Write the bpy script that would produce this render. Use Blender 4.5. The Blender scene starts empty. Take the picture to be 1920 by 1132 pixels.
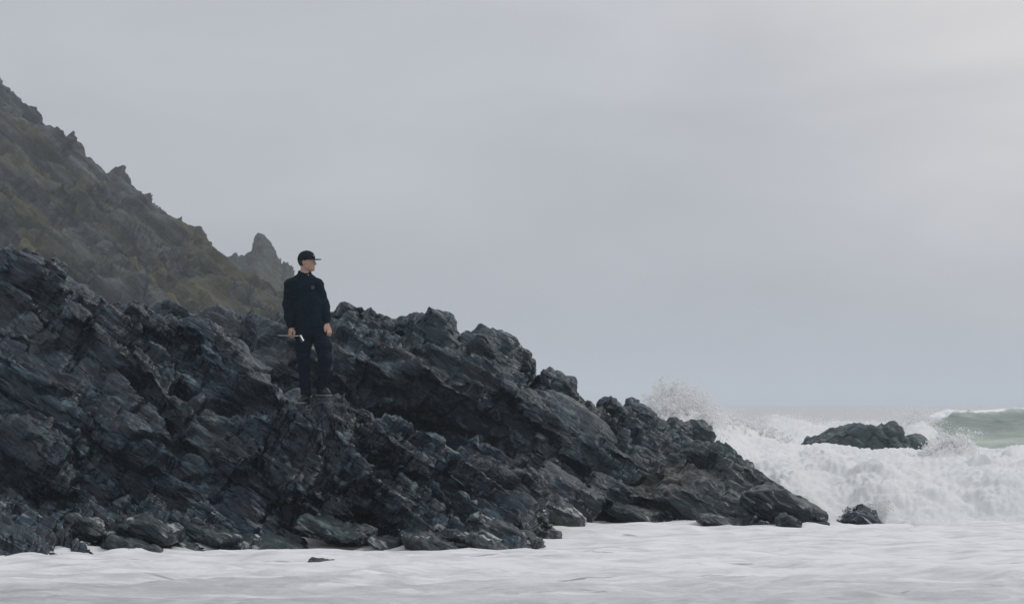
import bpy, bmesh, math, random
import numpy as np

# ------------------------------------------------------------------ scene, camera, light
S = bpy.context.scene
COL = S.collection
F = 85.0 / 36.0 * 1920.0        # focal length in photo pixels
CAMZ = 1.6                      # camera height above the water
HOR = 757.0                     # row of the horizon in the photo

cam_d = bpy.data.cameras.new('camera')
cam = bpy.data.objects.new('camera', cam_d)
COL.objects.link(cam)
cam.location = (0, 0, CAMZ)
cam.rotation_euler = (math.radians(90), 0, 0)
cam_d.lens = 85.0
cam_d.sensor_width = 36.0
cam_d.shift_y = (HOR - 566.0) / 1920.0
cam_d.clip_start = 0.5
cam_d.clip_end = 30000
S.camera = cam

SUN_EL, SUN_AZ = 48.0, 68.0     # degrees above the horizon, degrees right of the view axis
world = bpy.data.worlds.new('World')
S.world = world
world.use_nodes = True
nt = world.node_tree
nt.nodes.clear()
def wn(t, **k):
    n = nt.nodes.new(t)
    for a, b in k.items():
        setattr(n, a, b)
    return n
w_out = wn('ShaderNodeOutputWorld')
w_bg = wn('ShaderNodeBackground')
w_sky = wn('ShaderNodeTexSky', sky_type='NISHITA', sun_disc=False)
w_sky.sun_elevation = math.radians(SUN_EL)
w_sky.sun_rotation = math.radians(SUN_AZ)
w_sky.dust_density = 4.0
w_tc = wn('ShaderNodeTexCoord')
w_sep = wn('ShaderNodeSeparateXYZ')
nt.links.new(w_tc.outputs['Generated'], w_sep.inputs[0])
w_ramp = wn('ShaderNodeValToRGB')           # overcast: brighter towards the zenith
cr = w_ramp.color_ramp
cr.elements[0].position = 0.0; cr.elements[0].color = (0.436, 0.453, 0.492, 1)
cr.elements[1].position = 1.0; cr.elements[1].color = (0.80, 0.83, 0.88, 1)
for p, c in ((0.055, (0.458, 0.475, 0.518, 1)), (0.11, (0.502, 0.520, 0.564, 1)), (0.17, (0.526, 0.542, 0.582, 1)), (0.45, (0.62, 0.645, 0.69, 1))):
    e = cr.elements.new(p); e.color = c
nt.links.new(w_sep.outputs['Z'], w_ramp.inputs[0])
# cloud structure: two soft noises on the direction, stretched sideways
w_map = wn('ShaderNodeMapping')
w_map.inputs['Scale'].default_value = (3.2, 3.2, 9.0)
nt.links.new(w_tc.outputs['Generated'], w_map.inputs[0])
w_noi = wn('ShaderNodeTexNoise')
w_noi.inputs['Scale'].default_value = 2.2
w_noi.inputs['Detail'].default_value = 5.0
w_noi.inputs['Roughness'].default_value = 0.5
w_noi.inputs['Distortion'].default_value = 0.3
nt.links.new(w_map.outputs[0], w_noi.inputs['Vector'])
w_cl = wn('ShaderNodeMapRange')
w_cl.inputs['From Min'].default_value = 0.25; w_cl.inputs['From Max'].default_value = 0.75
w_cl.inputs['To Min'].default_value = 0.92; w_cl.inputs['To Max'].default_value = 1.10
nt.links.new(w_noi.outputs['Fac'], w_cl.inputs['Value'])
w_mul = wn('ShaderNodeMix', data_type='RGBA', blend_type='MULTIPLY')
w_mul.inputs['Factor'].default_value = 1.0
nt.links.new(w_ramp.outputs['Color'], w_mul.inputs['A'])
nt.links.new(w_cl.outputs['Result'], w_mul.inputs['B'])
# thinner cloud round the hidden sun: a broad warm brightening
sd = (math.cos(math.radians(22)) * math.sin(math.radians(22)), math.cos(math.radians(22)) * math.cos(math.radians(22)), math.sin(math.radians(22)))
w_dot = wn('ShaderNodeVectorMath', operation='DOT_PRODUCT')
w_nrm = wn('ShaderNodeVectorMath', operation='NORMALIZE')
nt.links.new(w_tc.outputs['Generated'], w_nrm.inputs[0])
nt.links.new(w_nrm.outputs[0], w_dot.inputs[0])
w_dot.inputs[1].default_value = sd
w_gl = wn('ShaderNodeMapRange', interpolation_type='SMOOTHSTEP')
w_gl.inputs['From Min'].default_value = 0.90; w_gl.inputs['From Max'].default_value = 1.0
w_gl.inputs['To Min'].default_value = 0.0; w_gl.inputs['To Max'].default_value = 1.0
nt.links.new(w_dot.outputs['Value'], w_gl.inputs['Value'])
w_glm = wn('ShaderNodeMath', operation='MULTIPLY')
nt.links.new(w_gl.outputs['Result'], w_glm.inputs[0]); nt.links.new(w_noi.outputs['Fac'], w_glm.inputs[1])
w_add = wn('ShaderNodeMix', data_type='RGBA', blend_type='ADD')
nt.links.new(w_glm.outputs[0], w_add.inputs['Factor'])
nt.links.new(w_mul.outputs['Result'], w_add.inputs['A'])
w_add.inputs['B'].default_value = (0.46, 0.36, 0.26, 1)
w_sks = wn('ShaderNodeMix', data_type='RGBA', blend_type='MULTIPLY')
w_sks.inputs['Factor'].default_value = 1.0
w_sks.inputs['B'].default_value = (0.1, 0.1, 0.1, 1)
nt.links.new(w_sky.outputs[0], w_sks.inputs['A'])
w_mix = wn('ShaderNodeMix', data_type='RGBA')
w_mix.inputs['Factor'].default_value = 0.94      # the cloud covers nearly all of the blue
nt.links.new(w_sks.outputs['Result'], w_mix.inputs['A'])
nt.links.new(w_add.outputs['Result'], w_mix.inputs['B'])
nt.links.new(w_mix.outputs['Result'], w_bg.inputs['Color'])
w_bg.inputs['Strength'].default_value = 1.0
nt.links.new(w_bg.outputs[0], w_out.inputs['Surface'])

sun_d = bpy.data.lights.new('sun', 'SUN')
sun = bpy.data.objects.new('sun', sun_d)
COL.objects.link(sun)
sun_d.energy = 1.15
sun_d.angle = math.radians(20)
sun_d.color = (1.0, 0.97, 0.93)
sun.rotation_euler = (math.radians(90 - SUN_EL), 0, math.radians(180 - SUN_AZ))
sun.location = (20, 20, 60)

S.view_settings.view_transform = 'Standard'
S.view_settings.look = 'None'
S.view_settings.exposure = 0.0
S.view_settings.gamma = 1.0
S.view_settings.use_curve_mapping = False
S.cycles.use_denoising = True
S.cycles.denoising_prefilter = 'ACCURATE'
S.cycles.max_bounces = 8
S.cycles.volume_bounces = 1
S.cycles.sample_clamp_indirect = 4.0

rng = np.random.default_rng(7)
random.seed(7)

# ------------------------------------------------------------------ numeric helpers
f32 = np.float32
def W(px, py, d):
    px = np.asarray(px, f32); py = np.asarray(py, f32); d = np.asarray(d, f32)
    return np.stack([(px - 960) * d / F, d + 0 * px, CAMZ - (py - HOR) * d / F], -1)

def _h(ix, iy, iz, seed):
    h = (ix.astype(np.uint32) * np.uint32(0x8da6b343)) ^ (iy.astype(np.uint32) * np.uint32(0xd8163841)) ^ (iz.astype(np.uint32) * np.uint32(0xcb1ab31f)) ^ np.uint32((seed * 0x9E3779B1) & 0xffffffff)
    h ^= h >> np.uint32(15); h *= np.uint32(0x2c1b3c6d); h ^= h >> np.uint32(12); h *= np.uint32(0x297a2d39); h ^= h >> np.uint32(15)
    return h

_G = np.array([[1,1,0],[-1,1,0],[1,-1,0],[-1,-1,0],[1,0,1],[-1,0,1],[1,0,-1],[-1,0,-1],[0,1,1],[0,-1,1],[0,1,-1],[0,-1,-1],[1,1,0],[-1,1,0],[0,-1,1],[0,-1,-1]], f32)

def chunked(fn):
    def g(P, *a, **k):
        P = np.asarray(P, f32)
        sh = P.shape[:-1]
        Q = P.reshape(-1, 3)
        n = len(Q)
        if n <= 65536:
            r = fn(Q, *a, **k)
            return tuple(x.reshape(sh + x.shape[1:]) for x in r) if isinstance(r, tuple) else r.reshape(sh + r.shape[1:])
        outs = [fn(Q[i:i + 65536], *a, **k) for i in range(0, n, 65536)]
        if isinstance(outs[0], tuple):
            return tuple(np.concatenate([o[j] for o in outs]).reshape(sh + outs[0][j].shape[1:]) for j in range(len(outs[0])))
        o = np.concatenate(outs)
        return o.reshape(sh + o.shape[1:])
    return g

@chunked
def perlin(P, seed=0):
    fl = np.floor(P); fr = (P - fl).astype(f32); I = fl.astype(np.int64)
    u = fr * fr * fr * (fr * (fr * 6 - 15) + 10)
    out = np.zeros(len(P), f32)
    for dx in (0, 1):
        wx = u[:, 0] if dx else 1 - u[:, 0]
        for dy in (0, 1):
            wy = u[:, 1] if dy else 1 - u[:, 1]
            for dz in (0, 1):
                wz = u[:, 2] if dz else 1 - u[:, 2]
                g = _G[_h(I[:, 0] + dx, I[:, 1] + dy, I[:, 2] + dz, seed) & np.uint32(15)]
                out += wx * wy * wz * (g[:, 0] * (fr[:, 0] - dx) + g[:, 1] * (fr[:, 1] - dy) + g[:, 2] * (fr[:, 2] - dz))
    return out

def fbm(P, octv=4, seed=0, gain=0.5, lac=2.03):
    r = 0; a = 1.0; P = np.asarray(P, f32)
    for i in range(octv):
        r = r + a * perlin(P, seed + i * 17)
        P = P * f32(lac); a *= gain
    return r

def ridged(P, octv=4, seed=0, gain=0.5, lac=2.03):
    r = 0; a = 1.0; P = np.asarray(P, f32)
    for i in range(octv):
        r = r + a * (1 - 2 * np.abs(perlin(P, seed + i * 17)) * 1.6)
        P = P * f32(lac); a *= gain
    return r

@chunked
def worley(P, seed=0):
    """nearest cells: F1, F2, three random numbers of the nearest cell, offset from its centre"""
    fl = np.floor(P - 0.5); I0 = fl.astype(np.int64)
    n = len(P)
    f1 = np.full(n, 9, f32); f2 = np.full(n, 9, f32)
    rn = np.zeros((n, 3), f32); of = np.zeros((n, 3), f32)
    for dx in (0, 1):
        for dy in (0, 1):
            for dz in (0, 1):
                ix, iy, iz = I0[:, 0] + dx, I0[:, 1] + dy, I0[:, 2] + dz
                h = _h(ix, iy, iz, seed)
                j = np.stack([(h & np.uint32(1023)), (h >> np.uint32(10)) & np.uint32(1023), (h >> np.uint32(20)) & np.uint32(1023)], -1).astype(f32) / 1023
                c = np.stack([ix, iy, iz], -1).astype(f32) + 0.5 + (j - 0.5) * 0.85
                v = (P - c).astype(f32)
                d = np.sqrt((v * v).sum(-1))
                m = d < f1
                f2 = np.where(m, f1, np.minimum(f2, d))
                f1 = np.where(m, d, f1)
                h2 = _h(ix, iy, iz, seed + 77)
                r3 = np.stack([(h2 & np.uint32(1023)), (h2 >> np.uint32(10)) & np.uint32(1023), (h2 >> np.uint32(20)) & np.uint32(1023)], -1).astype(f32) / 1023
                rn[m] = r3[m]; of[m] = v[m]
    return f1, f2, rn, of

def sstep(a, b, x):
    t = np.clip((x - a) / (b - a), 0, 1)
    return t * t * (3 - 2 * t)

def frame(a, n):
    a = np.array(a, float); a /= np.linalg.norm(a)
    n = np.array(n, float); n -= a * n.dot(a); n /= np.linalg.norm(n)
    return np.stack([a, np.cross(n, a), n]).astype(f32)

# bedding of the rock: layers that run down to the right
BED = frame((0.80, -0.36, -0.48), (0.50, 0.08, 0.85))
BEDC = frame((0.72, -0.2, -0.66), (0.62, 0.05, 0.74))

def to_bed(P, bed):
    return P @ bed.T

def slabs(P, bed, dims, amp, seed, tilt=1.1, crack=0.35, cw=0.10):
    """broken slabs: every cell is a small tilted plane with its own height, cracks between"""
    q = to_bed(P, bed) / np.array(dims, f32)
    f1, f2, rn, of = worley(q, seed)
    t = (rn - 0.5) * 2
    h = (t[..., 0] + tilt * (t[..., 1] * of[..., 0] + t[..., 2] * of[..., 1] + 0.5 * t[..., 0] * of[..., 2]))
    h = h - crack * (1 - sstep(0, cw, f2 - f1)) * 2
    return (amp * h).astype(f32), rn[..., 0]

def vwarp(P, scale, amp, seed):
    return P + amp * np.stack([fbm(P * scale, 2, seed), fbm(P * scale, 2, seed + 31), fbm(P * scale, 2, seed + 57)], -1).astype(f32)

def terrace(P, bed, T, cell, seed, sharp=0.6, off=1.0, tilt=0.5):
    """steps along the bedding: surfaces snap to layer tops, broken up cell by cell"""
    q = to_bed(P, bed)
    f1, f2, rn, of = worley(q / np.array(cell, f32), seed)
    u = q[..., 2] / T + off * rn[..., 0] + tilt * ((rn[..., 1] - .5) * of[..., 0] + (rn[..., 2] - .5) * of[..., 1]) * 2
    f = u - np.floor(u)
    return ((sstep(sharp, 1.0, f) - f + 0.3) * T).astype(f32), rn[..., 1]

def rock_coarse(P, sc=1.0, seed=0, bed=BED, k=1.0):
    Q = vwarp(P / sc, 0.7, 0.30, seed + 3)
    q = to_bed(Q, bed)
    h1, t1 = slabs(Q, bed, (2.7, 1.15, 0.85), 0.125 * k, seed + 11, tilt=1.6, crack=0.2)
    h2, t2 = slabs(Q, bed, (1.2, 0.5, 0.37), 0.068 * k, seed + 12, tilt=1.6, crack=0.3)
    rd = 0.09 * k * ridged(q * np.array([0.2, 0.5, 0.9], f32), 2, seed + 5)
    tr, t3 = terrace(Q, bed, 0.36, (3.4, 1.5, 1.6), seed + 21, 0.62)
    jd = bed[0] * 0.92 + bed[1] * 0.40                                             # long open joints across the beds
    u = (Q @ jd.astype(f32)) / 0.95 + 0.30 * perlin(Q * 0.8, seed + 63)
    fr = np.abs(u - np.floor(u) - 0.5) * 0.95
    jt = -0.10 * k * (1 - sstep(0.0, 0.045, fr)) * sstep(-0.05, 0.15, perlin(Q * 0.6, seed + 64))
    return (h1 + h2 + rd + jt) * sc, tr * sc * 0.9 * k, 0.4 * t1 + 0.4 * t2 + 0.2 * t3

def rock_fine(P, sc=1.0, seed=0, bed=BED, k=1.0):
    Q = vwarp(P / sc, 2.4, 0.07, seed + 41)
    h3, t3 = slabs(Q, bed, (0.50, 0.24, 0.14), 0.028 * k, seed + 13, tilt=2.0, crack=0.35)
    h4, t4 = slabs(Q, bed, (0.21, 0.10, 0.065), 0.011 * k, seed + 14, tilt=2.0, crack=0.4)
    tr1, t5 = terrace(Q, bed, 0.115, (1.3, 0.55, 0.8), seed + 22, 0.6)
    tr2, t6 = terrace(Q, bed, 0.042, (0.5, 0.25, 0.4), seed + 23, 0.55)
    nz = 0.010 * k * fbm(Q * 9.0, 3, seed + 7)
    mk = 0.40 + 0.80 * sstep(-0.22, 0.25, fbm(P / sc * 0.75, 2, seed + 61))      # worn faces between the broken ground
    return (h3 + h4 + nz) * mk * sc, (tr1 * 0.8 + tr2 * 0.6) * mk * sc * k, t3

# ------------------------------------------------------------------ mesh helpers
def new_mesh(name, V, faces, mats, smooth=True, attrs=None, parent=None, origin=None):
    """faces: (n,k) int array. vertices in world space; origin: where the object's origin sits"""
    V = np.asarray(V, f32).reshape(-1, 3)
    faces = np.asarray(faces, np.int32)
    me = bpy.data.meshes.new(name)
    o3 = np.zeros(3, f32) if origin is None else np.asarray(origin, f32)
    me.vertices.add(len(V)); me.vertices.foreach_set('co', (V - o3).ravel())
    n, k = faces.shape
    me.loops.add(n * k); me.loops.foreach_set('vertex_index', faces.ravel())
    me.polygons.add(n)
    me.polygons.foreach_set('loop_start', np.arange(0, n * k, k, dtype=np.int32))
    me.polygons.foreach_set('loop_total', np.full(n, k, np.int32))
    me.update(calc_edges=True)
    me.polygons.foreach_set('use_smooth', np.full(n, smooth, bool))
    for an, av in (attrs or {}).items():
        at = me.attributes.new(an, 'FLOAT', 'POINT')
        at.data.foreach_set('value', np.asarray(av, f32).ravel())
    for m in (mats if isinstance(mats, (list, tuple)) else [mats]):
        me.materials.append(m)
    ob = bpy.data.objects.new(name, me)
    COL.objects.link(ob)
    if parent is not None:
        ob.parent = parent
        ob.location = o3 - np.array(parent.location) if origin is not None else (0, 0, 0)
    else:
        ob.location = o3
    return ob

def tag(o, label=None, cat=None, group=None, kind=None):
    if label: o['label'] = label
    if cat: o['category'] = cat
    if group: o['group'] = group
    if kind: o['kind'] = kind
    return o

def grid_faces(nv, nu):
    i = (np.arange(nv - 1)[:, None] * nu + np.arange(nu - 1)[None, :]).ravel()
    return np.stack([i, i + 1, i + nu + 1, i + nu], -1)

def grid_normals(P):
    du = np.gradient(P, axis=1); dv = np.gradient(P, axis=0)
    n = np.cross(du, dv)
    return (n / (np.linalg.norm(n, axis=-1, keepdims=True) + 1e-9)).astype(f32)

def blur(A, k, axis):
    if k < 1: return A
    pad = [(0, 0)] * A.ndim; pad[axis] = (k, k)
    B = np.pad(A, pad, mode='edge')
    c = np.cumsum(B, axis=axis, dtype=np.float64)
    n = A.shape[axis]
    hi = np.take(c, np.arange(2 * k, 2 * k + n), axis=axis)
    lo = np.take(c, np.arange(0, n) - 1, axis=axis, mode='wrap') if False else np.concatenate([np.zeros_like(np.take(c, [0], axis=axis)), np.take(c, np.arange(0, n - 1), axis=axis)], axis=axis)
    return ((hi - lo) / (2 * k + 1)).astype(f32)

def loft_grid(px0, px1, nu, lines, rows, bl=6):
    """lines: list of (list of (px,py,d)) or ('rel', dd, z) placed behind the line before"""
    pxs = np.linspace(px0, px1, nu)
    L = []
    for ln in lines:
        if ln[0] == 'rel':
            p = L[-1].copy(); s = (p[:, 1] + ln[1]) / p[:, 1]
            p[:, 0] *= s; p[:, 1] += ln[1]; p[:, 2] = ln[2] if ln[2] < 50 else p[:, 2] - (ln[2] - 100)
            L.append(p)
        elif ln[0] == 'pre':
            L.append(ln)
        else:
            a = np.array(ln, float)
            L.append(W(pxs, np.interp(pxs, a[:, 0], a[:, 1]), np.interp(pxs, a[:, 0], a[:, 2])))
    for i, p in enumerate(L):
        if isinstance(p, tuple):                  # ('pre', dd, z): in front of the next line
            q = L[i + 1].copy(); s = (q[:, 1] + p[1]) / q[:, 1]
            q[:, 0] *= s; q[:, 1] += p[1]; q[:, 2] = p[2]
            L[i] = q
    P = [L[0][None]]
    for i in range(len(L) - 1):
        t = (np.arange(1, rows[i] + 1) / rows[i])[:, None, None]
        P.append(L[i][None] * (1 - t) + L[i + 1][None] * t)
    P = np.concatenate(P).astype(f32)
    P = blur(blur(P, bl, 0), bl, 0)
    return P

def finish_rock(name, P, mat, sc, seed, bed, k1=1.0, k2=1.0, post=None, fade=None):
    N = grid_normals(P)
    N = blur(blur(N, 12, 0), 12, 1); N /= np.linalg.norm(N, axis=-1, keepdims=True)
    d, e, t = rock_coarse(P, sc, seed, bed, k1)
    d = blur(blur(d, 1, 0), 1, 1); e = blur(blur(e, 1, 0), 1, 1)
    if fade is not None: d = d * fade; e = e * fade
    P = P + N * d[..., None] + bed[2] * e[..., None]
    N = grid_normals(P)
    N = blur(blur(N, 2, 0), 2, 1); N /= np.linalg.norm(N, axis=-1, keepdims=True) + 1e-9
    if post: P = post(P)
    d, e, t2 = rock_fine(P, sc, seed, bed, k2)
    P = P + N * d[..., None] + bed[2] * e[..., None]
    if post: P = post(P, True)
    ob = new_mesh(name, P, grid_faces(*P.shape[:2]), mat, attrs={'tint': 0.6 * t + 0.4 * t2}, origin=P.reshape(-1, 3).mean(0) * np.array([1, 1, 0]))
    return ob, P

def sculpt(P, ridges, k=1.0):
    """raise sharp-backed ridges on a slope: gentle above the line, undercut below it"""
    N = grid_normals(P); N = blur(blur(N, 14, 0), 14, 1)
    out = P.copy()
    for (x0, y0, x1, y1, d, amp, wd) in ridges:
        a = W(x0, y0, d).astype(f32); c = W(x1, y1, d).astype(f32)
        ax = (c - a)[[0, 2]]; L = np.linalg.norm(ax); ax /= L
        q = P[..., [0, 2]] - a[[0, 2]]
        wob = 0.06 * k * perlin(P * (2.2 / k), 661)
        u = (q @ ax) / L; t = q @ np.array([-ax[1], ax[0]], f32) + wob
        e = sstep(-0.12, 0.12, u) * (1 - sstep(0.85, 1.15, u))
        pr = np.where(t > 0, np.exp(-t / wd), 1 - sstep(0, 0.13 * k, -t) * 1.45 * np.exp(t / (wd * 1.4)))
        pr = np.where(t < -0.13 * k, -0.45 * np.exp((t + 0.13 * k) / (wd * .9)), pr)
        out = out + N * (amp * e * pr)[..., None]
    return out.astype(f32)

# ------------------------------------------------------------------ materials
def mat_new(name):
    m = bpy.data.materials.new(name); m.use_nodes = True
    t = m.node_tree; t.nodes.clear()
    out = t.nodes.new('ShaderNodeOutputMaterial')
    b = t.nodes.new('ShaderNodeBsdfPrincipled')
    t.links.new(b.outputs[0], out.inputs['Surface'])
    return m, t, b, out

class NT:
    def __init__(s, t): s.t = t
    def n(s, ty, **k):
        x = s.t.nodes.new(ty)
        for a, b in k.items(): setattr(x, a, b)
        return x
    def put(s, sock, v):
        if isinstance(v, bpy.types.NodeSocket): s.t.links.new(v, sock)
        else: sock.default_value = v
    def math(s, op, a, b=0.0, c=None, clamp=False):
        x = s.n('ShaderNodeMath', operation=op, use_clamp=clamp)
        s.put(x.inputs[0], a); s.put(x.inputs[1], b)
        if c is not None: s.put(x.inputs[2], c)
        return x.outputs[0]
    def pos(s): return s.n('ShaderNodeNewGeometry').outputs['Position']
    def nor(s): return s.n('ShaderNodeNewGeometry').outputs['Normal']
    def scale(s, v, sc):
        x = s.n('ShaderNodeVectorMath', operation='MULTIPLY'); s.put(x.inputs[0], v); x.inputs[1].default_value = sc
        return x.outputs[0]
    def bed(s, v, bed, sc):
        c = s.n('ShaderNodeCombineXYZ')
        for i in range(3):
            d = s.n('ShaderNodeVectorMath', operation='DOT_PRODUCT'); s.put(d.inputs[0], v)
            d.inputs[1].default_value = tuple(float(q) * sc[i] for q in bed[i])
            s.put(c.inputs[i], d.outputs['Value'])
        return c.outputs[0]
    def noise(s, v, scale, detail=4, rough=0.55, dist=0.0):
        x = s.n('ShaderNodeTexNoise'); s.put(x.inputs['Vector'], v)
        x.inputs['Scale'].default_value = scale; x.inputs['Detail'].default_value = detail
        x.inputs['Roughness'].default_value = rough; x.inputs['Distortion'].default_value = dist
        return x.outputs['Fac']
    def range(s, v, a, b, c=0.0, d=1.0, sm=True):
        x = s.n('ShaderNodeMapRange', interpolation_type='SMOOTHSTEP' if sm else 'LINEAR')
        s.put(x.inputs['Value'], v)
        for nme, val in (('From Min', a), ('From Max', b), ('To Min', c), ('To Max', d)): x.inputs[nme].default_value = val
        return x.outputs['Result']
    def mix(s, f, a, b, bt='MIX'):
        x = s.n('ShaderNodeMix', data_type='RGBA', blend_type=bt)
        s.put(x.inputs['Factor'], f); s.put(x.inputs['A'], a); s.put(x.inputs['B'], b)
        return x.outputs['Result']
    def bump(s, h, strength, dist, nrm=None):
        x = s.n('ShaderNodeBump'); s.put(x.inputs['Height'], h)
        x.inputs['Strength'].default_value = strength; x.inputs['Distance'].default_value = dist
        if nrm: s.put(x.inputs['Normal'], nrm)
        return x.outputs[0]
    def attr(s, name):
        return s.n('ShaderNodeAttribute', attribute_name=name).outputs['Fac']

def c4(r, g, b): return (r, g, b, 1.0)

def rock_material(name, dark, mid, brown, light, brown_amt=0.5, light_amt=0.5, rough=(0.38, 0.7), fx=1.0, bed=BED):
    m, t, b, out = mat_new(name); n = NT(t)
    p = n.pos()
    qs = n.bed(p, bed, (0.35 * fx, 0.8 * fx, 1.7 * fx))
    ql = n.bed(p, bed, (2.2 * fx, 4.0 * fx, 10 * fx))
    base = n.mix(n.range(n.noise(qs, 2.2, 7, 0.62), 0.36, 0.66), dark, mid)
    tv = n.range(n.attr('tint'), 0.0, 1.0, 0.48, 1.58, False)
    base = n.mix(n.math('MULTIPLY', n.range(n.noise(n.bed(p, bed, (.25*fx, .5*fx, .8*fx)), 1.3, 5, 0.6), 0.5, 0.68), brown_amt), base, brown)
    lt = n.range(n.noise(ql, 1.0, 6, 0.65, 0.6), 0.53, 0.72)
    base = n.mix(n.math('MULTIPLY', lt, light_amt), base, light)
    vein = n.range(n.math('ABSOLUTE', n.math('SUBTRACT', n.noise(n.bed(p, bed, (.5*fx, 1.2*fx, 2.2*fx)), 1.7, 3, 0.5, 1.2), 0.5)), 0.012, 0.0)
    base = n.mix(n.math('MULTIPLY', vein, 0.25 * light_amt), base, light)
    g = n.n('ShaderNodeCombineXYZ')
    for i in range(3): n.put(g.inputs[i], tv)
    base = n.mix(1.0, base, g.outputs[0], 'MULTIPLY')
    sz = n.n('ShaderNodeSeparateXYZ'); n.put(sz.inputs[0], p)          # runnels of foam left by the last wave, low down
    low = n.range(n.math('ADD', sz.outputs['Z'], n.math('MULTIPLY', n.noise(p, 0.8, 3), 0.5)), 0.30, 1.05, 1.0, 0.0)
    run = n.range(n.noise(n.bed(p, bed, (0.9, 2.2, 5.0)), 1.3, 6, 0.62, 0.8), 0.57, 0.66)
    base = n.mix(n.math('MULTIPLY', n.math('MULTIPLY', low, run), 0.8), base, c4(.55, .58, .58))
    n.put(b.inputs['Base Color'], base)
    n.put(b.inputs['Roughness'], n.range(n.noise(p, 3.5 * fx, 4), 0.35, 0.68, rough[0], rough[1]))
    b.inputs['Specular IOR Level'].default_value = 0.42
    vo = n.n('ShaderNodeTexVoronoi', feature='F1'); n.put(vo.inputs['Vector'], n.bed(p, bed, (4 * fx, 8 * fx, 20 * fx))); vo.inputs['Scale'].default_value = 1.0
    vo2 = n.n('ShaderNodeTexVoronoi', feature='DISTANCE_TO_EDGE'); n.put(vo2.inputs['Vector'], n.bed(p, bed, (3 * fx, 5 * fx, 9 * fx))); vo2.inputs['Scale'].default_value = 1.0
    ed = n.range(vo2.outputs['Distance'], 0.0, 0.12)
    h = n.math('ADD', n.math('MULTIPLY', n.noise(ql, 2.2, 7, 0.72, 0.4), 0.9), n.math('ADD', n.math('MULTIPLY', vo.outputs['Distance'], 0.55), n.math('MULTIPLY', ed, 0.3)))
    n.put(b.inputs['Normal'], n.bump(h, 0.8, 0.026 / fx))
    return m

M_ROCK = rock_material('wet_dark_rock', c4(.0010, .0070, .0135), c4(.0042, .0190, .0330), c4(.012, .016, .020), c4(.085, .140, .168), 0.4, 0.95, rough=(0.26, 0.58))
M_ROCK_FAR = rock_material('dark_rock_far_ridge', c4(.0013, .0080, .0140), c4(.0052, .0215, .0340), c4(.011, .024, .028), c4(.10, .148, .170), 0.3, 0.9, rough=(0.28, 0.6))
M_ROCK_LOW = rock_material('weedy_tidal_rock', c4(.0028, .0090, .0125), c4(.0115, .0250, .0300), c4(.038, .036, .024), c4(.105, .155, .165), 0.85, 0.75, rough=(0.3, 0.6))
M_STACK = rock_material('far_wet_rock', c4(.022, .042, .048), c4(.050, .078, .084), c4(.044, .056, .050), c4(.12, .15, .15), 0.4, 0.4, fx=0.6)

def cliff_material(name, grey, pale, grass, ochre, shrub, veg, seed):
    m, t, b, out = mat_new(name); n = NT(t)
    p = n.pos()
    pp = n.n('ShaderNodeVectorMath', operation='ADD'); n.put(pp.inputs[0], p); pp.inputs[1].default_value = (seed * 13.1, seed * 7.7, seed * 3.3)
    p = n.scale(pp.outputs[0], (0.667, 0.667, 0.667))
    qs = n.bed(p, BEDC, (0.035, 0.13, 0.36))
    ql = n.bed(p, BEDC, (0.22, 0.5, 1.7))
    base = n.mix(n.range(n.noise(ql, 1.0, 7, 0.66, 0.5), 0.35, 0.7), grey, pale)
    szz = n.n('ShaderNodeSeparateXYZ'); n.put(szz.inputs[0], n.pos())
    lowf = n.range(szz.outputs['Z'], 6.0, 24.0, 0.04 * veg, -0.05, False)        # the turf is thicker on the lower slope
    v1 = n.range(n.math('ADD', n.noise(qs, 1.4, 8, 0.68, 0.3), lowf), 0.48 - 0.06 * veg, 0.57 - 0.03 * veg)
    veg_col = n.mix(n.range(n.noise(n.bed(p, BEDC, (.1, .2, .35)), 1.6, 7, 0.66), 0.40, 0.62), grass, ochre)
    base = n.mix(n.math('MULTIPLY', v1, 0.9), base, veg_col)
    sh = n.range(n.noise(n.bed(p, BEDC, (.06, .14, .2)), 1.9, 6, 0.6), 0.57, 0.66)
    base = n.mix(n.math('MULTIPLY', sh, 0.8), base, shrub)
    tv = n.range(n.attr('tint'), 0.0, 1.0, 0.6, 1.4, False)
    g = n.n('ShaderNodeCombineXYZ')
    for i in range(3): n.put(g.inputs[i], tv)
    base = n.mix(1.0, base, g.outputs[0], 'MULTIPLY')
    n.put(b.inputs['Base Color'], base)
    b.inputs['Roughness'].default_value = 0.9
    b.inputs['Specular IOR Level'].default_value = 0.2
    h = n.math('ADD', n.noise(ql, 1.2, 8, 0.7, 0.4), n.math('MULTIPLY', n.noise(p, 4.0, 7, 0.75), 0.7))
    n.put(b.inputs['Normal'], n.bump(h, 1.0, 0.9))
    return m

M_CLIFF = cliff_material('grassy_cliff', c4(.034, .046, .050), c4(.155, .168, .162), c4(.052, .056, .034), c4(.145, .125, .055), c4(.014, .019, .016), 0.75, 1)
M_CLIFF_B = cliff_material('bare_grey_cliff', c4(.042, .058, .062), c4(.16, .18, .178), c4(.065, .070, .050), c4(.11, .100, .058), c4(.026, .036, .032), 0.2, 2)
M_PINN = cliff_material('mossy_pinnacle', c4(.042, .062, .054), c4(.11, .135, .11), c4(.052, .070, .040), c4(.10, .09, .045), c4(.04, .05, .036), 0.8, 3)

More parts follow.
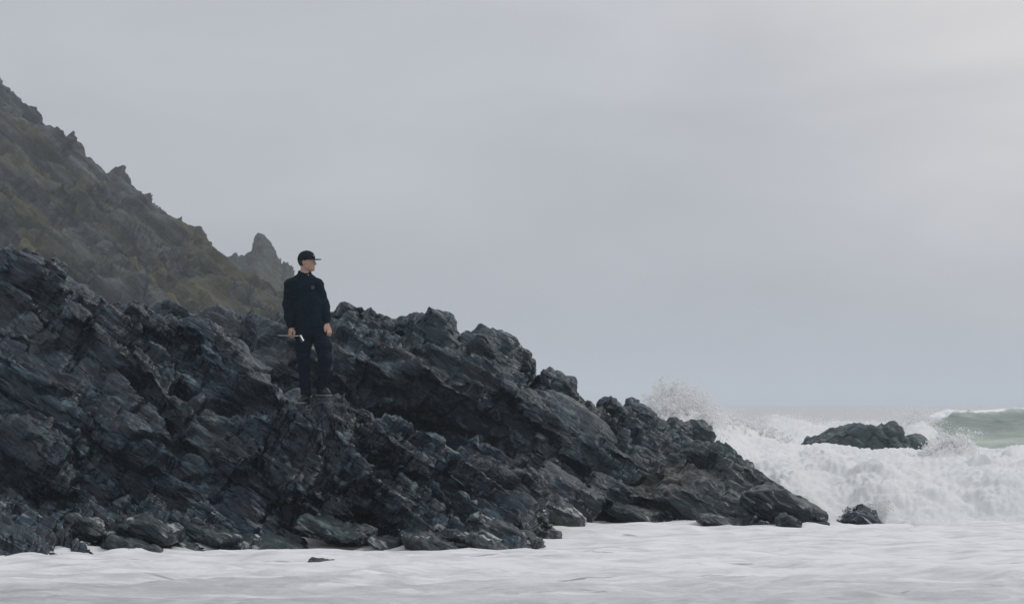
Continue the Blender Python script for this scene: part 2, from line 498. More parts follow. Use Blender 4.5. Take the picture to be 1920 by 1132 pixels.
def foam_material(name, col, grey, patt=0.5, bmp=0.05, fs=1.0, trans=0.25):
    m, t, b, out = mat_new(name); n = NT(t)
    p = n.pos()
    f = n.range(n.noise(n.scale(p, (0.8 * fs, 0.8 * fs, 1.4 * fs)), 1.4, 7, 0.62, 0.6), 0.38, 0.66)
    n.put(b.inputs['Base Color'], n.mix(n.math('MULTIPLY', f, patt), col, grey))
    b.inputs['Roughness'].default_value = 0.75
    b.inputs['Specular IOR Level'].default_value = 0.25
    tr = n.n('ShaderNodeBsdfTranslucent'); n.put(tr.inputs['Color'], col)
    ms = n.n('ShaderNodeMixShader'); ms.inputs[0].default_value = trans
    n.put(ms.inputs[1], b.outputs[0]); n.put(ms.inputs[2], tr.outputs[0]); n.put(out.inputs['Surface'], ms.outputs[0])
    h = n.math('ADD', n.noise(p, 5.0 * fs, 7, 0.7, 0.8), n.math('MULTIPLY', n.noise(p, 26 * fs, 4, 0.7), 0.4))
    n.put(b.inputs['Normal'], n.bump(h, 0.6, bmp))
    return m

M_WHITE = foam_material('white_water', c4(.93, .93, .93), c4(.76, .79, .79), 0.5, 0.06, trans=0.32)
M_SPRAY = foam_material('spray_drops', c4(.93, .93, .93), c4(.9, .9, .9), 0.3, 0.0, trans=0.5)

def sea_material():
    m, t, b, out = mat_new('foamy_sea'); n = NT(t)
    p = n.pos()
    sep = n.n('ShaderNodeSeparateXYZ'); n.put(sep.inputs[0], p)
    y = sep.outputs['Y']
    # foam cover: thick against the rocks, torn into streaks nearer the camera and out at sea
    thick = n.math('ADD', n.range(y, 17.5, 26.5, 0.44, 0.69), n.range(y, 60.0, 130.0, 0.0, -0.50))
    s1 = n.noise(n.scale(p, (0.42, 1.0, 1.0)), 1.25, 6, 0.6, 1.4)
    s2 = n.noise(n.scale(p, (0.9, 2.0, 1.0)), 2.2, 6, 0.62, 1.0)
    s3 = n.noise(n.scale(p, (2.2, 5.5, 1.0)), 3.0, 6, 0.68, 1.6)
    s = n.math('ADD', n.math('MULTIPLY', s1, 0.52), n.math('ADD', n.math('MULTIPLY', s2, 0.30), n.math('MULTIPLY', s3, 0.18)))
    d = n.math('SUBTRACT', n.math('ADD', thick, 0.0), s)
    foam = n.range(d, -0.06, 0.14, 0.0, 1.0)
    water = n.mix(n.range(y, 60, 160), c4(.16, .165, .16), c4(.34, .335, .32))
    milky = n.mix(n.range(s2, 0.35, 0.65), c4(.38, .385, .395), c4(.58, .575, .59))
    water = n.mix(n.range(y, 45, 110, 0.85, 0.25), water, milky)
    foamc = n.mix(n.range(n.noise(n.scale(p, (0.5, 1.5, 1)), 2.6, 6, 0.62), 0.4, 0.7), c4(.70, .69, .70), c4(.50, .50, .51))
    gap = n.range(n.noise(n.scale(p, (0.55, 3.2, 1.0)), 1.5, 5, 0.6, 0.7), 0.635, 0.70)
    gap = n.math('MULTIPLY', gap, n.range(y, 30, 36, 0.8, 0.0))
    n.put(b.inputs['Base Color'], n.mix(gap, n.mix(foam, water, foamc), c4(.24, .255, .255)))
    n.put(b.inputs['Roughness'], n.range(foam, 0.0, 1.0, 0.28, 0.85, False))
    b.inputs['Specular IOR Level'].default_value = 0.4
    h = n.math('ADD', n.math('MULTIPLY', n.noise(n.scale(p, (0.6, 1.4, 1)), 2.4, 6, 0.6, 0.5), 1.0), n.math('MULTIPLY', foam, 0.25))
    n.put(b.inputs['Normal'], n.bump(h, 0.45, 0.08))
    return m
M_SEA = sea_material()

def simple(name, col, rough=0.6, metal=0.0, noise_amt=0.15, nscale=60.0, bump=0.0, spec=0.5):
    m, t, b, out = mat_new(name); n = NT(t)
    p = n.n('ShaderNodeTexCoord').outputs['Object']
    f = n.noise(p, nscale, 5, 0.6)
    lo = tuple(c * (1 - noise_amt) for c in col) + (1.0,); hi = tuple(min(1, c * (1 + noise_amt)) for c in col) + (1.0,)
    n.put(b.inputs['Base Color'], n.mix(n.range(f, 0.3, 0.7), lo, hi))
    b.inputs['Roughness'].default_value = rough; b.inputs['Metallic'].default_value = metal
    b.inputs['Specular IOR Level'].default_value = spec
    if bump: n.put(b.inputs['Normal'], n.bump(f, 0.5, bump))
    return m

# ------------------------------------------------------------------ the cliffs in the mist
KD = 1.5          # the cliffs stand 150 to 360 m away
def cliff(name, px0, px1, nu, crest, base_d, base_py, mid_bulge, rows, mat, sc, seed, label, back=(25, 120), k1=1.0, gul=None):
    crest = np.array(crest, float); crest[:, 2] *= KD; base_d *= KD; sc *= KD; back = (back[0] * KD, 100 + (back[1] - 100) * KD)
    mids = []
    for f in (0.33, 0.66):
        mids.append([(c[0], base_py + (c[1] - base_py) * f, base_d + (c[2] - base_d) * (f - mid_bulge * math.sin(math.pi * f))) for c in crest])
    lines = [[(c[0], base_py, base_d) for c in crest], mids[0], mids[1], [tuple(c) for c in crest], ('rel', back[0], back[1])]
    P = loft_grid(px0, px1, nu, lines, rows, 3)
    if gul: P = sculpt(P, gul, 14.0)
    ob, P = finish_rock(name, P, mat, sc, seed, BEDC, k1, 1.35)
    tag(ob, label, 'cliff')
    return ob

cliff('cliff', -220, 690, 560,
      [(-520, -40, 150), (-100, 120, 150), (0, 192, 150), (60, 250, 148), (110, 308, 146), (180, 352, 144), (250, 392, 142), (330, 440, 140), (380, 474, 138), (430, 506, 136), (470, 546, 134), (520, 582, 132), (560, 616, 130), (640, 690, 128), (690, 740, 126)],
      96, 800, 0.16, (60, 150, 170, 12), M_CLIFF, 5.0, 101, 'brown grassy cliff slope rising in the mist behind the dark rocks')
cliff('cliff', -220, 520, 420,
      [(-520, -150, 185), (-60, 88, 185), (0, 126, 185), (14, 138, 185), (35, 176, 184), (70, 193, 184), (100, 234, 183), (140, 260, 183), (180, 302, 182), (205, 322, 182), (235, 316, 182), (262, 346, 181), (290, 364, 181), (302, 388, 180), (330, 412, 180), (345, 432, 180), (400, 472, 178), (460, 530, 176), (520, 600, 175)],
      160, 760, 0.1, (24, 60, 170, 12), M_CLIFF_B, 4.0, 151, 'bare grey cliff ridge with ragged crest at the far left skyline', k1=0.8)
cliff('rock_pinnacle', 380, 650, 240,
      [(380, 486, 240), (425, 478, 240), (458, 474, 240), (474, 465, 240), (478, 443, 240), (485, 433, 240), (496, 436, 240), (508, 452, 240), (518, 476, 240), (528, 492, 240), (536, 487, 240), (545, 494, 240), (552, 512, 240), (575, 552, 240), (610, 620, 240), (650, 700, 240)],
      215, 760, 0.08, (30, 50, 100, 12), M_PINN, 3.2, 171, 'hazy pointed rock pinnacle on the skyline behind the man', k1=0.22)['category'] = 'rock'

# ------------------------------------------------------------------ the man's footing (shared by the rocks and the man)
MAN = np.array([(582 - 960) * 28.7 / F, 28.7, 1.6])
FEET = [(MAN[0] - 0.085, MAN[1] - 0.05, MAN[2] - 0.004, 0.17), (MAN[0] + 0.165, MAN[1] - 0.02, MAN[2] + 0.088, 0.17)]

def footing(P, last=False):
    P = P.copy()
    w = (1 - sstep(0.30, 0.60, np.abs(P[..., 0] - MAN[0] - 0.03))) * sstep(26.8, 27.6, P[..., 1]) * (1 - sstep(28.65, 28.75, P[..., 1]))
    lim = 1.575 - 0.36 * np.maximum(28.55 - P[..., 1], 0) + 0.10 * sstep(0.0, 0.25, P[..., 0] - MAN[0])          # the ground falls away in front of his feet
    P[..., 2] -= (np.maximum(P[..., 2] - lim, 0) * w * 0.55).astype(f32)
    for (x, y, z, r) in FEET:
        d = np.sqrt((P[..., 0] - x) ** 2 + (P[..., 1] - y) ** 2)
        w = 1 - sstep(r * 1.0, r * 3.2, d)
        if last:
            w = (1 - sstep(r * 0.8, r * 1.15, d))
            P[..., 2] = np.where(w > 0, np.minimum(P[..., 2], z + (1 - w) * 0.05) * 1.0, P[..., 2])
            P[..., 2] = np.where(w > 0.5, np.maximum(P[..., 2], z - 0.012), P[..., 2])
        else:
            P[..., 2] = P[..., 2] * (1 - w) + w * (z - np.where(P[..., 1] < y, 1.15, 0.6) * np.maximum(d - r, 0))
    return P

# ------------------------------------------------------------------ near rock slope
def wl(pts):          # a waterline: depth follows from the row
    return [(x, y, CAMZ * F / (y - HOR)) for x, y in pts]

A_water = wl([(-420, 1050), (0, 1042), (120, 1036), (200, 1038), (250, 1040), (310, 1036), (380, 1026), (450, 1020), (560, 1022), (600, 1012), (690, 1006), (760, 1020), (860, 1026), (985, 1028), (1005, 1003), (1060, 985), (1120, 974)])
A_mid = [(-420, 940, 27.0), (0, 948, 27.4), (120, 956, 27.7), (300, 942, 27.9), (450, 944, 27.8), (580, 950, 27.75), (700, 958, 28.0), (860, 965, 28.2), (980, 965, 29.2), (1050, 948, 31.5), (1120, 968, 33.6)]
A_up = [(-420, 640, 29.0), (0, 660, 28.9), (150, 720, 28.8), (300, 760, 28.6), (450, 800, 28.5), (560, 806, 28.4), (640, 820, 28.5), (700, 850, 28.6), (780, 884, 28.9), (900, 917, 29.3), (1000, 932, 30.6), (1060, 926, 32.2), (1120, 962, 33.8)]
A_crest = [(-420, 400, 30.5), (0, 474, 30.4), (50, 476, 30.4), (88, 505, 30.4), (112, 545, 30.6), (160, 575, 30.8), (216, 601, 30.8), (300, 622, 30.6), (360, 652, 30.4), (410, 688, 30.1), (450, 710, 29.9), (500, 742, 29.3), (560, 752, 29.0), (630, 754, 29.0), (665, 790, 29.1), (703, 824, 29.2), (750, 838, 29.3), (782, 852, 29.4), (805, 870, 29.5), (870, 896, 29.8), (916, 888, 30.4), (960, 893, 31.2), (1006, 894, 32.0), (1050, 908, 32.7), (1093, 938, 33.3), (1120, 966, 34.0)]
PA = loft_grid(-170, 1120, 780, [('pre', -1.3, -0.5), A_water, A_mid, A_up, A_crest, ('rel', 1.0, 100.7), ('rel', 1.6, -0.4)], (20, 110, 180, 180, 26, 10), 5)
PA = sculpt(PA, [(95, 628, 232, 702, 29.5, .26, .30), (0, 826, 112, 932, 27.5, .30, .30), (325, 812, 475, 900, 28.2, .28, .30), (470, 868, 585, 935, 28, .24, .28), (622, 905, 770, 968, 28, .30, .28),
                 (235, 705, 380, 800, 29, .22, .26), (150, 800, 300, 880, 28, .22, .26), (655, 840, 800, 905, 28.8, .16, .25), (820, 880, 985, 965, 29, .24, .25), (20, 700, 120, 770, 28.8, .22, .28), (330, 640, 470, 735, 29.8, .25, .28)])
slope, PA = finish_rock('rock_slope', PA, M_ROCK, 1.0, 1, BED, 1.0, 1.0, footing, (1 - 0.7 * sstep(950, 1030, np.linspace(-170, 1120, 780)))[None].astype(f32))
tag(slope, 'dark wet rock slope the man stands on, running down into white foam', 'rock')

# ------------------------------------------------------------------ far ridge of the same rock
B_crest = [(-420, 476, 36), (60, 526, 36), (100, 533, 36), (150, 539, 36), (220, 563, 36), (280, 580, 36), (340, 583, 36), (420, 593, 36), (470, 598, 36), (530, 609, 36), (600, 614, 36), (625, 606, 36), (655, 602, 36), (690, 616, 36), (720, 628, 36), (735, 629, 36), (770, 620, 36.2), (800, 616, 36.2), (830, 620, 36.3), (855, 642, 36.4), (880, 649, 36.4), (920, 648, 36.4), (960, 668, 36.4), (985, 688, 36.5), (1000, 716, 36.6), (1035, 728, 36.6), (1055, 740, 36.7), (1072, 764, 36.8), (1100, 778, 37), (1115, 788, 37), (1150, 786, 37.4), (1195, 786, 37.6), (1215, 801, 37.8), (1240, 816, 38), (1290, 854, 38)]
B_shelf = [(-420, 640, 34), (200, 640, 33.6), (400, 660, 33.6), (520, 680, 33.6), (620, 670, 33.6), (700, 686, 33.8), (780, 700, 34.0), (860, 715, 34.2), (940, 738, 34.4), (1000, 770, 34.4), (1060, 815, 34.4), (1130, 850, 34.3), (1200, 850, 34.8), (1290, 868, 35.4)]
B_cave = [(-420, 760, 33.2), (300, 740, 33.2), (520, 750, 33.2), (620, 740, 33.6), (700, 770, 34.6), (780, 800, 35.0), (860, 820, 35.0), (940, 832, 34.5), (1000, 840, 33.9), (1060, 858, 33.8), (1130, 890, 33.6), (1200, 900, 34.0), (1290, 905, 34.6)]
B_low = [(-420, 880, 32.8), (300, 880, 32.8), (620, 850, 33.2), (780, 868, 34.0), (900, 872, 33.9), (1000, 885, 33.6), (1060, 900, 33.4), (1130, 925, 33.3), (1200, 935, 33.4), (1290, 945, 33.8)]
B_water = [(-420, 985, 32.0), (620, 985, 32.0), (900, 972, 33.4), (1010, 965, 33.5), (1130, 974, 33.2), (1250, 978, 32.7), (1290, 985, 32.4)]
PB = loft_grid(-60, 1290, 680, [('pre', -0.8, -0.4), B_water, B_low, B_cave, B_shelf, B_crest, ('rel', 0.9, 100.5), ('rel', 2.4, -0.4)], (10, 44, 56, 76, 120, 20, 8), 4)
ridge, PB = finish_rock('rock_ridge', PB, M_ROCK_FAR, 1.0, 31, BED, 1.0, 1.0)
tag(ridge, 'dark jagged rock ridge behind the man with a black hollow under its ledge', 'rock')

# ------------------------------------------------------------------ low point of rock at the right
D_water = wl([(1060, 975), (1130, 972), (1225, 978), (1300, 982), (1380, 988), (1480, 986), (1552, 990)])
D_mid = [(1060, 962, 33.0), (1130, 930, 32.8), (1225, 930, 32.6), (1300, 925, 32.4), (1380, 935, 32.2), (1450, 960, 32.1), (1500, 970, 32.1), (1552, 990, 32.4)]
D_crest = [(1060, 940, 33.8), (1090, 908, 33.8), (1130, 890, 33.8), (1180, 892, 33.8), (1225, 882, 33.9), (1250, 862, 34.0), (1300, 843, 34.1), (1345, 838, 34.1), (1372, 858, 34.0), (1386, 884, 33.9), (1430, 918, 33.7), (1450, 934, 33.6), (1490, 938, 33.4), (1512, 952, 33.2), (1535, 985, 33.0), (1552, 1005, 33.0)]
PD = loft_grid(1060, 1552, 360, [('pre', -0.7, -0.4), D_water, D_mid, D_crest, ('rel', 0.8, 100.5), ('rel', 1.6, -0.4)], (14, 70, 110, 24, 12), 4)
point, PD = finish_rock('rock_point', PD, M_ROCK_LOW, 1.0, 61, BED, 0.5, 0.8)
tag(point, 'brownish weedy rock point sloping down to the foam at its right end', 'rock')

# ------------------------------------------------------------------ boulders
_ico = {}
def ico(n):
    if n not in _ico:
        bm = bmesh.new(); bmesh.ops.create_icosphere(bm, subdivisions=n, radius=1.0)
        V = np.array([v.co[:] for v in bm.verts], f32); Fc = np.array([[v.index for v in f.verts] for f in bm.faces], np.int32)
        bm.free(); _ico[n] = (V / np.linalg.norm(V, axis=1, keepdims=True), Fc)
    return _ico[n]

def vnormals(V, Fc):
    fn = np.cross(V[Fc[:, 1]] - V[Fc[:, 0]], V[Fc[:, 2]] - V[Fc[:, 0]])
    N = np.stack([sum(np.bincount(Fc[:, j], fn[:, i], len(V)) for j in range(3)) for i in range(3)], -1)
    return (N / (np.linalg.norm(N, axis=1, keepdims=True) + 1e-12)).astype(f32)

def boulder(name, px, py, w, h, d, label, seed, mat=M_ROCK, depth=None, rot=None, lean=0.0, sub=5, rough=1.1, p=22, nplanes=9, cat='boulder', group='loose boulders along the shore', prof=None):
    """a broken block about w x h photo pixels at distance d"""
    r = np.random.default_rng(seed)
    sx, sz = w * d / F / 2, h * d / F / 2
    sy = (depth if depth else (sx + sz) * 0.62)
    if sub == 5 and w * h < 3600: sub = 4
    D, Fc = ico(sub)
    nn = r.normal(size=(nplanes, 3)); nn /= np.linalg.norm(nn, axis=1, keepdims=True)
    nn = np.concatenate([nn, [[0, 0, 1], [1, 0, .1], [-1, 0, .1], [0, -1, .2]]]); nn /= np.linalg.norm(nn, axis=1, keepdims=True)
    hh = r.uniform(0.74, 1.0, len(nn)); hh[-4:] = r.uniform(0.86, 0.98, 4)
    q = np.maximum(D @ nn.T.astype(f32), 0) / hh.astype(f32)
    rad = ((q ** p).sum(1)) ** (-1.0 / p)
    V = D * np.minimum(rad, 1.35)[:, None]
    if prof:
        px_, pz_ = zip(*prof)
        V[:, 2] = np.where(V[:, 2] > 0, V[:, 2] * np.interp(V[:, 0], px_, pz_), V[:, 2])
    V = V * np.array([sx, sy, sz], f32)
    a = math.radians(lean)                       # roll in the view plane, clockwise positive
    R = np.array([[math.cos(a), 0, math.sin(a)], [0, 1, 0], [-math.sin(a), 0, math.cos(a)]], f32)
    b = r.uniform(-0.5, 0.5) if rot is None else math.radians(rot)
    Rz = np.array([[math.cos(b), -math.sin(b), 0], [math.sin(b), math.cos(b), 0], [0, 0, 1]], f32)
    C0 = W(px, py, d)
    V = V @ Rz.T @ R.T + C0
    m = min(sx, sz, sy)
    N = vnormals(V, Fc)
    s = float(np.clip(m / 0.42, 0.22, 3.0))
    s = min(s, 1.6)
    dd, e1, t = rock_coarse(V, s, seed + 200, BED, 0.5 * rough)
    V = V + N * dd[:, None] + BED[2] * e1[:, None]
    N = vnormals(V, Fc)
    d2, e2, t2 = rock_fine(V, max(s, 0.5), seed + 300, BED, 0.8 * rough)
    V = V + N * d2[:, None] + BED[2] * e2[:, None]
    ob = new_mesh(name, V, Fc, mat, attrs={'tint': 0.5 * t + 0.5 * t2}, origin=C0)
    tag(ob, label, cat, group)
    return ob

# blocks on the crest of the ridge, left to right (their own places, sizes and tilt)
G1 = 'blocks along the crest of the ridge'
for a in (
    (656, 612, 92, 80, 35.8, 'big rounded rock block against the sky just right of the man', 501, dict(lean=12)),
    (704, 606, 56, 44, 36.0, 'slanting wedge of rock beside the notch in the ridge crest', 502, dict(lean=34)),
    (768, 616, 84, 50, 36.0, 'low lumpy rock block left of the smooth crest boulder', 503, dict(lean=-12)),
    (824, 610, 66, 58, 35.9, 'smooth rounded boulder on the ridge crest with a flat left edge', 504, dict(lean=28, rough=0.6)),
    (928, 668, 138, 92, 36.0, 'broad humped rock block where the ridge crest drops to the right', 505, dict(lean=24)),
    (1036, 734, 84, 72, 36.2, 'dark upright rock block below the broad hump on the ridge', 506, dict(lean=30)),
    (1072, 800, 170, 92, 35.3, 'long blue-grey slab with straight cracks leaning on the ridge', 507, dict(lean=33, rough=0.45, p=20)),
    (1150, 786, 72, 64, 36.9, 'ragged rock tooth at the seaward end of the ridge', 508, dict(lean=20)),
    (1196, 788, 58, 66, 37.2, 'square-topped rock tooth nearest the spray on the ridge end', 509, dict(lean=14)),
    (700, 668, 112, 60, 34.6, 'plain grey slab of rock lying below the crest by the man', 510, dict(lean=16, rough=0.5)),
    (44, 512, 150, 96, 30.4, 'tall black rock block standing at the left edge above the slope', 511, dict(lean=22)),
):
    boulder('rock_block', *a[:5], a[5], a[6], M_ROCK if a[0] < 600 else M_ROCK_FAR, cat='rock', group=G1, **a[7])
# spur over the spray
G2 = 'rocks of the spur above the breaking spray'
for a in (
    (1228, 803, 54, 34, 38.6, 'small dark rock at the landward root of the spur', 521, dict(lean=10)),
    (1270, 806, 52, 36, 39.2, 'peaked rock in the middle of the spur by the spray', 522, dict(lean=18)),
    (1308, 811, 66, 34, 39.6, 'overhanging rock tip of the spur with white water below it', 523, dict(lean=20)),
    (1212, 868, 110, 60, 36.0, 'dark rock filling the gap between ridge and point', 525, dict(lean=20)),
    (1262, 838, 80, 46, 38.4, 'dark base rock under the spur against the white water', 524, dict(lean=14)),
):
    boulder('spur_rock', *a[:5], a[5], a[6], M_ROCK_FAR, cat='rock', group=G2, **a[7])
# boulders on the slope and by the water
G3 = 'boulders lying on the slope and along the waterline'
for a in (
    (820, 850, 104, 48, 29.2, 'dark domed boulder perched on the low ridge right of the man', 531, dict(lean=20, rough=0.6)),
    (166, 991, 77, 45, 26.0, 'round dark boulder at the left above the pale wet ledge', 532, dict()),
    (282, 993, 112, 45, 26.2, 'dark hunched boulder behind the pale smooth boulder', 533, dict(lean=16)),
    (262, 1033, 160, 42, 25.9, 'pale smooth sloping boulder meeting the foam at the left', 534, dict(lean=6, rough=0.6)),
    (348, 1031, 105, 34, 26.6, 'grey boulder right of the pale smooth boulder at the foam edge', 535, dict(lean=10)),
    (400, 1003, 115, 28, 27.0, 'flat dark boulder above the foam inlet at the left', 536, dict(lean=8)),
    (470, 1017, 82, 26, 27.2, 'low rock with a rounded top between flat boulder and foam', 537, dict(lean=8)),
    (528, 1023, 105, 23, 27.2, 'long low rock with wet top right at the foam edge below the man', 538, dict(lean=4)),
    (60, 1019, 162, 49, 25.9, 'bulky dark rock at the lower left corner of the slope', 539, dict(lean=14)),
    (2, 1033, 70, 47, 25.4, 'blue-grey wet rock cut by the left edge of the view', 540, dict(lean=24)),
    (726, 1021, 82, 28, 27.3, 'pale wet boulder standing alone in foam between two rock humps', 541, dict(rough=0.8)),
    (812, 1023, 152, 40, 26.9, 'weedy brown rock hump in the foam, left of a pair', 542, dict(lean=8)),
    (924, 1025, 155, 32, 26.8, 'weedy brown rock hump in the foam with a long right tail', 543, dict(lean=14)),
    (944, 1001, 137, 39, 27.5, 'brown rock rib above the long-tailed hump', 544, dict(lean=26)),
    (984, 971, 105, 36, 29.2, 'grey wet boulder on the right foot of the slope', 545, dict(lean=22)),
    (640, 998, 137, 47, 27.6, 'dark knobbly rock bulge at the foot of the slope below the man', 546, dict(lean=10)),
    (1062, 928, 150, 66, 32.3, 'long dark rib of rock ending at the inlet, farther of a pair', 556, dict(lean=36, rough=0.9, depth=.4)),
    (1012, 952, 176, 64, 31.2, 'long dark rib of rock ending at the inlet, nearer of a pair', 557, dict(lean=33, rough=0.9, depth=.4)),
    (1034, 985, 92, 34, 31.2, 'low weedy rock tapering into the inlet foam below the pair of ribs', 558, dict(lean=14)),
    (1004, 1006, 92, 44, 28.9, 'rounded grey rock at the right foot of the slope with foam on two sides', 559, dict(lean=14)),
    (604, 1056, 54, 20, 24.2, 'low wet rock just breaking the foam in the foreground', 547, dict(lean=-8, rough=0.5)),
    (1142, 922, 104, 56, 33.2, 'green-topped boulder in front of the far hollow', 548, dict(lean=22)),
    (1340, 978, 74, 28, 31.7, 'small rounded rock at the foot of the rock point', 549, dict(lean=4, rough=0.6)),
    (1466, 958, 146, 74, 32.3, 'round-backed rock at the tip of the rock point', 550, dict(lean=26, rough=0.8)),
    (1482, 982, 52, 28, 31.2, 'small triangular rock in foam before the tip of the point', 551, dict(lean=18)),
    (1543, 980, 20, 15, 32.0, 'tiny dark stone between the rock point and the black sea rock', 552, dict(sub=4)),
    (1050, 972, 60, 26, 33.0, 'small wet rock in the foamy inlet between slope and point', 553, dict(lean=8)),
    (1190, 966, 130, 34, 32.6, 'flat pale rock washed by foam in the inlet', 554, dict(lean=8, rough=0.6)),
):
    low = a[1] > 940
    if low: a[7]['lean'] = a[7].get('lean', 0) * 0.6 + 9
    boulder('boulder', *a[:5], a[5], a[6], M_ROCK_LOW if low else M_ROCK, group=G3, **{**dict(depth=a[2] * a[4] / F * 0.62, p=26), **a[7]})
boulder('sea_rock', 1604, 984, 94, 80, 32.6, 'black rock alone in the surf with spray bursting off its top', 566, M_ROCK, group=None, lean=0, rot=0, cat='rock', prof=[(-1, .3), (-.6, .5), (-.2, .62), (.15, .95), (.4, 1.0), (.55, .8), (1, .5)])
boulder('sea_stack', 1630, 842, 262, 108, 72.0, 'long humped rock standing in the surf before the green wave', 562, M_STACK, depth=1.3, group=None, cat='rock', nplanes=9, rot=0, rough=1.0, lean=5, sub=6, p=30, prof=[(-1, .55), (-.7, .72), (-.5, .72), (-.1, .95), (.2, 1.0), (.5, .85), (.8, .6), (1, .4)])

# ------------------------------------------------------------------ the man
class SDF:
    def __init__(s, lo, hi, vx):
        s.lo = np.array(lo, f32); s.vx = vx
        s.n = np.ceil((np.array(hi) - s.lo) / vx).astype(int) + 1
        s.ax = [s.lo[i] + vx * np.arange(s.n[i], dtype=f32) for i in range(3)]
        s.f = np.full(s.n, 0.2, f32)
    def box(s, lo, hi):
        a = np.maximum(np.floor((np.array(lo) - s.lo) / s.vx).astype(int), 0)
        b = np.minimum(np.ceil((np.array(hi) - s.lo) / s.vx).astype(int) + 1, s.n)
        sl = tuple(slice(a[i], max(a[i], b[i])) for i in range(3))
        g = np.stack(np.meshgrid(*[s.ax[i][sl[i]] for i in range(3)], indexing='ij'), -1)
        return sl, g
    def add(s, sl, d, k, sub=False):
        f = s.f[sl]
        if sub:
            h = np.clip(0.5 - 0.5 * (f + d) / k, 0, 1); s.f[sl] = f * (1 - h) - d * h + k * h * (1 - h)
        else:
            h = np.clip(0.5 + 0.5 * (d - f) / k, 0, 1); s.f[sl] = d * (1 - h) + f * h - k * h * (1 - h)
    def cap(s, a, b, ra, rb, k=0.02, sub=False):
        a = np.array(a, f32); b = np.array(b, f32); R = max(ra, rb) + k + 2 * s.vx
        sl, g = s.box(np.minimum(a, b) - R, np.maximum(a, b) + R)
        if g.size == 0: return
        ab = b - a; t = np.clip(((g - a) @ ab) / (ab @ ab + 1e-9), 0, 1)
        d = np.linalg.norm(g - a - t[..., None] * ab, axis=-1) - (ra + (rb - ra) * t)
        s.add(sl, d, k, sub)
    def chain(s, pts, k=0.02):
        for (p, r), (q, u) in zip(pts[:-1], pts[1:]): s.cap(p, q, r, u, k)
    def ell(s, c, r, k=0.02, M=None, sub=False, cut=None):
        c = np.array(c, f32); r = np.array(r, f32); R = r.max() + k + 2 * s.vx
        sl, g = s.box(c - R, c + R)
        q = g - c
        if M is not None: q = q @ M
        l = np.linalg.norm(q / r, axis=-1); d = (l - 1) * l / (np.linalg.norm(q / (r * r), axis=-1) + 1e-6)
        if cut is not None: d = np.maximum(d, cut(q))
        s.add(sl, d, k, sub)
    def column(s, prof, k=0.02):
        """prof: rows of (z, cx, cy, rx, ry), bottom to top"""
        p = np.array(prof, f32); R = p[:, 3:].max() + 0.05
        lo = [p[:, 1].min() - R, p[:, 2].min() - R, p[0, 0] - 0.05]; hi = [p[:, 1].max() + R, p[:, 2].max() + R, p[-1, 0] + 0.05]
        sl, g = s.box(lo, hi)
        z = g[..., 2]; cx, cy, rx, ry = [np.interp(z, p[:, 0], p[:, i]) for i in range(1, 5)]
        d = (np.sqrt(((g[..., 0] - cx) / rx) ** 2 + ((g[..., 1] - cy) / ry) ** 2) - 1) * np.minimum(rx, ry)
        d = np.maximum(d, np.maximum(p[0, 0] - z, z - p[-1, 0])).astype(f32)
        s.add(sl, d, k)
    def wrinkle(s, amp, sc, seed):
        m = np.abs(s.f) < 0.03
        idx = np.argwhere(m)
        P = s.lo + idx * s.vx
        s.f[m] += amp * fbm(P * np.array(sc, f32), 3, seed).astype(f32)
    def mesh(s):
        """surface nets"""
        f = s.f; n = s.n
        ins = f < 0
        c = np.zeros(n - 1, int)
        for dx in (0, 1):
            for dy in (0, 1):
                for dz in (0, 1):
                    c += ins[dx:n[0] - 1 + dx, dy:n[1] - 1 + dy, dz:n[2] - 1 + dz]
        act = (c > 0) & (c < 8)
        vid = np.full(n - 1, -1, np.int64); ijk = np.argwhere(act); vid[act] = np.arange(len(ijk))
        acc = np.zeros((len(ijk), 3)); cnt = np.zeros(len(ijk))
        corners = [(a, b, d) for a in (0, 1) for b in (0, 1) for d in (0, 1)]
        for A in corners:
            for ax in range(3):
                if A[ax]: continue
                B = list(A); B[ax] = 1
                fa = f[ijk[:, 0] + A[0], ijk[:, 1] + A[1], ijk[:, 2] + A[2]]; fb = f[ijk[:, 0] + B[0], ijk[:, 1] + B[1], ijk[:, 2] + B[2]]
                m = (fa < 0) != (fb < 0)
                t = np.where(m, fa / np.where(m, fa - fb, 1), 0)
                p = np.tile(np.array(A, float), (len(ijk), 1)); p[:, ax] = t
                acc[m] += p[m]; cnt[m] += 1
        V = s.lo + (ijk + acc / cnt[:, None]) * s.vx
        faces = []
        for ax in range(3):
            o1, o2 = [(1, 2), (2, 0), (0, 1)][ax]
            sa = [slice(1, n[i] - 1) for i in range(3)]; sa[ax] = slice(0, n[ax] - 1)
            sb = list(sa); sb[ax] = slice(1, n[ax])
            fa = ins[tuple(sa)]; fb = ins[tuple(sb)]
            e = np.argwhere(fa != fb)
            base = e.copy()
            for i in range(3):
                if i != ax: base[:, i] += 1
            flip = ~fa[tuple(e.T)]
            def cell(d1, d2):
                q = base.copy(); q[:, o1] -= d1; q[:, o2] -= d2
                return vid[q[:, 0], q[:, 1], q[:, 2]]
            quad = np.stack([cell(1, 1), cell(0, 1), cell(0, 0), cell(1, 0)], -1)
            quad[flip] = quad[flip][:, ::-1]
            faces.append(quad)
        Fc = np.concatenate(faces); Fc = Fc[(Fc >= 0).all(1)]
        return V.astype(f32), Fc

man = bpy.data.objects.new('person', None)
man.empty_display_size = 0.2
man.location = MAN
COL.objects.link(man)
tag(man, 'young man in black cap, sweater and trousers standing on the rocks, looking toward the sea', 'person')

def part(name, sdf, mat, parent=man, label=None):
    V, Fc = sdf.mesh()
    ob = new_mesh(name, V, Fc, mat, parent=None)
    ob.parent = parent
    if label: ob['label'] = label
    return ob

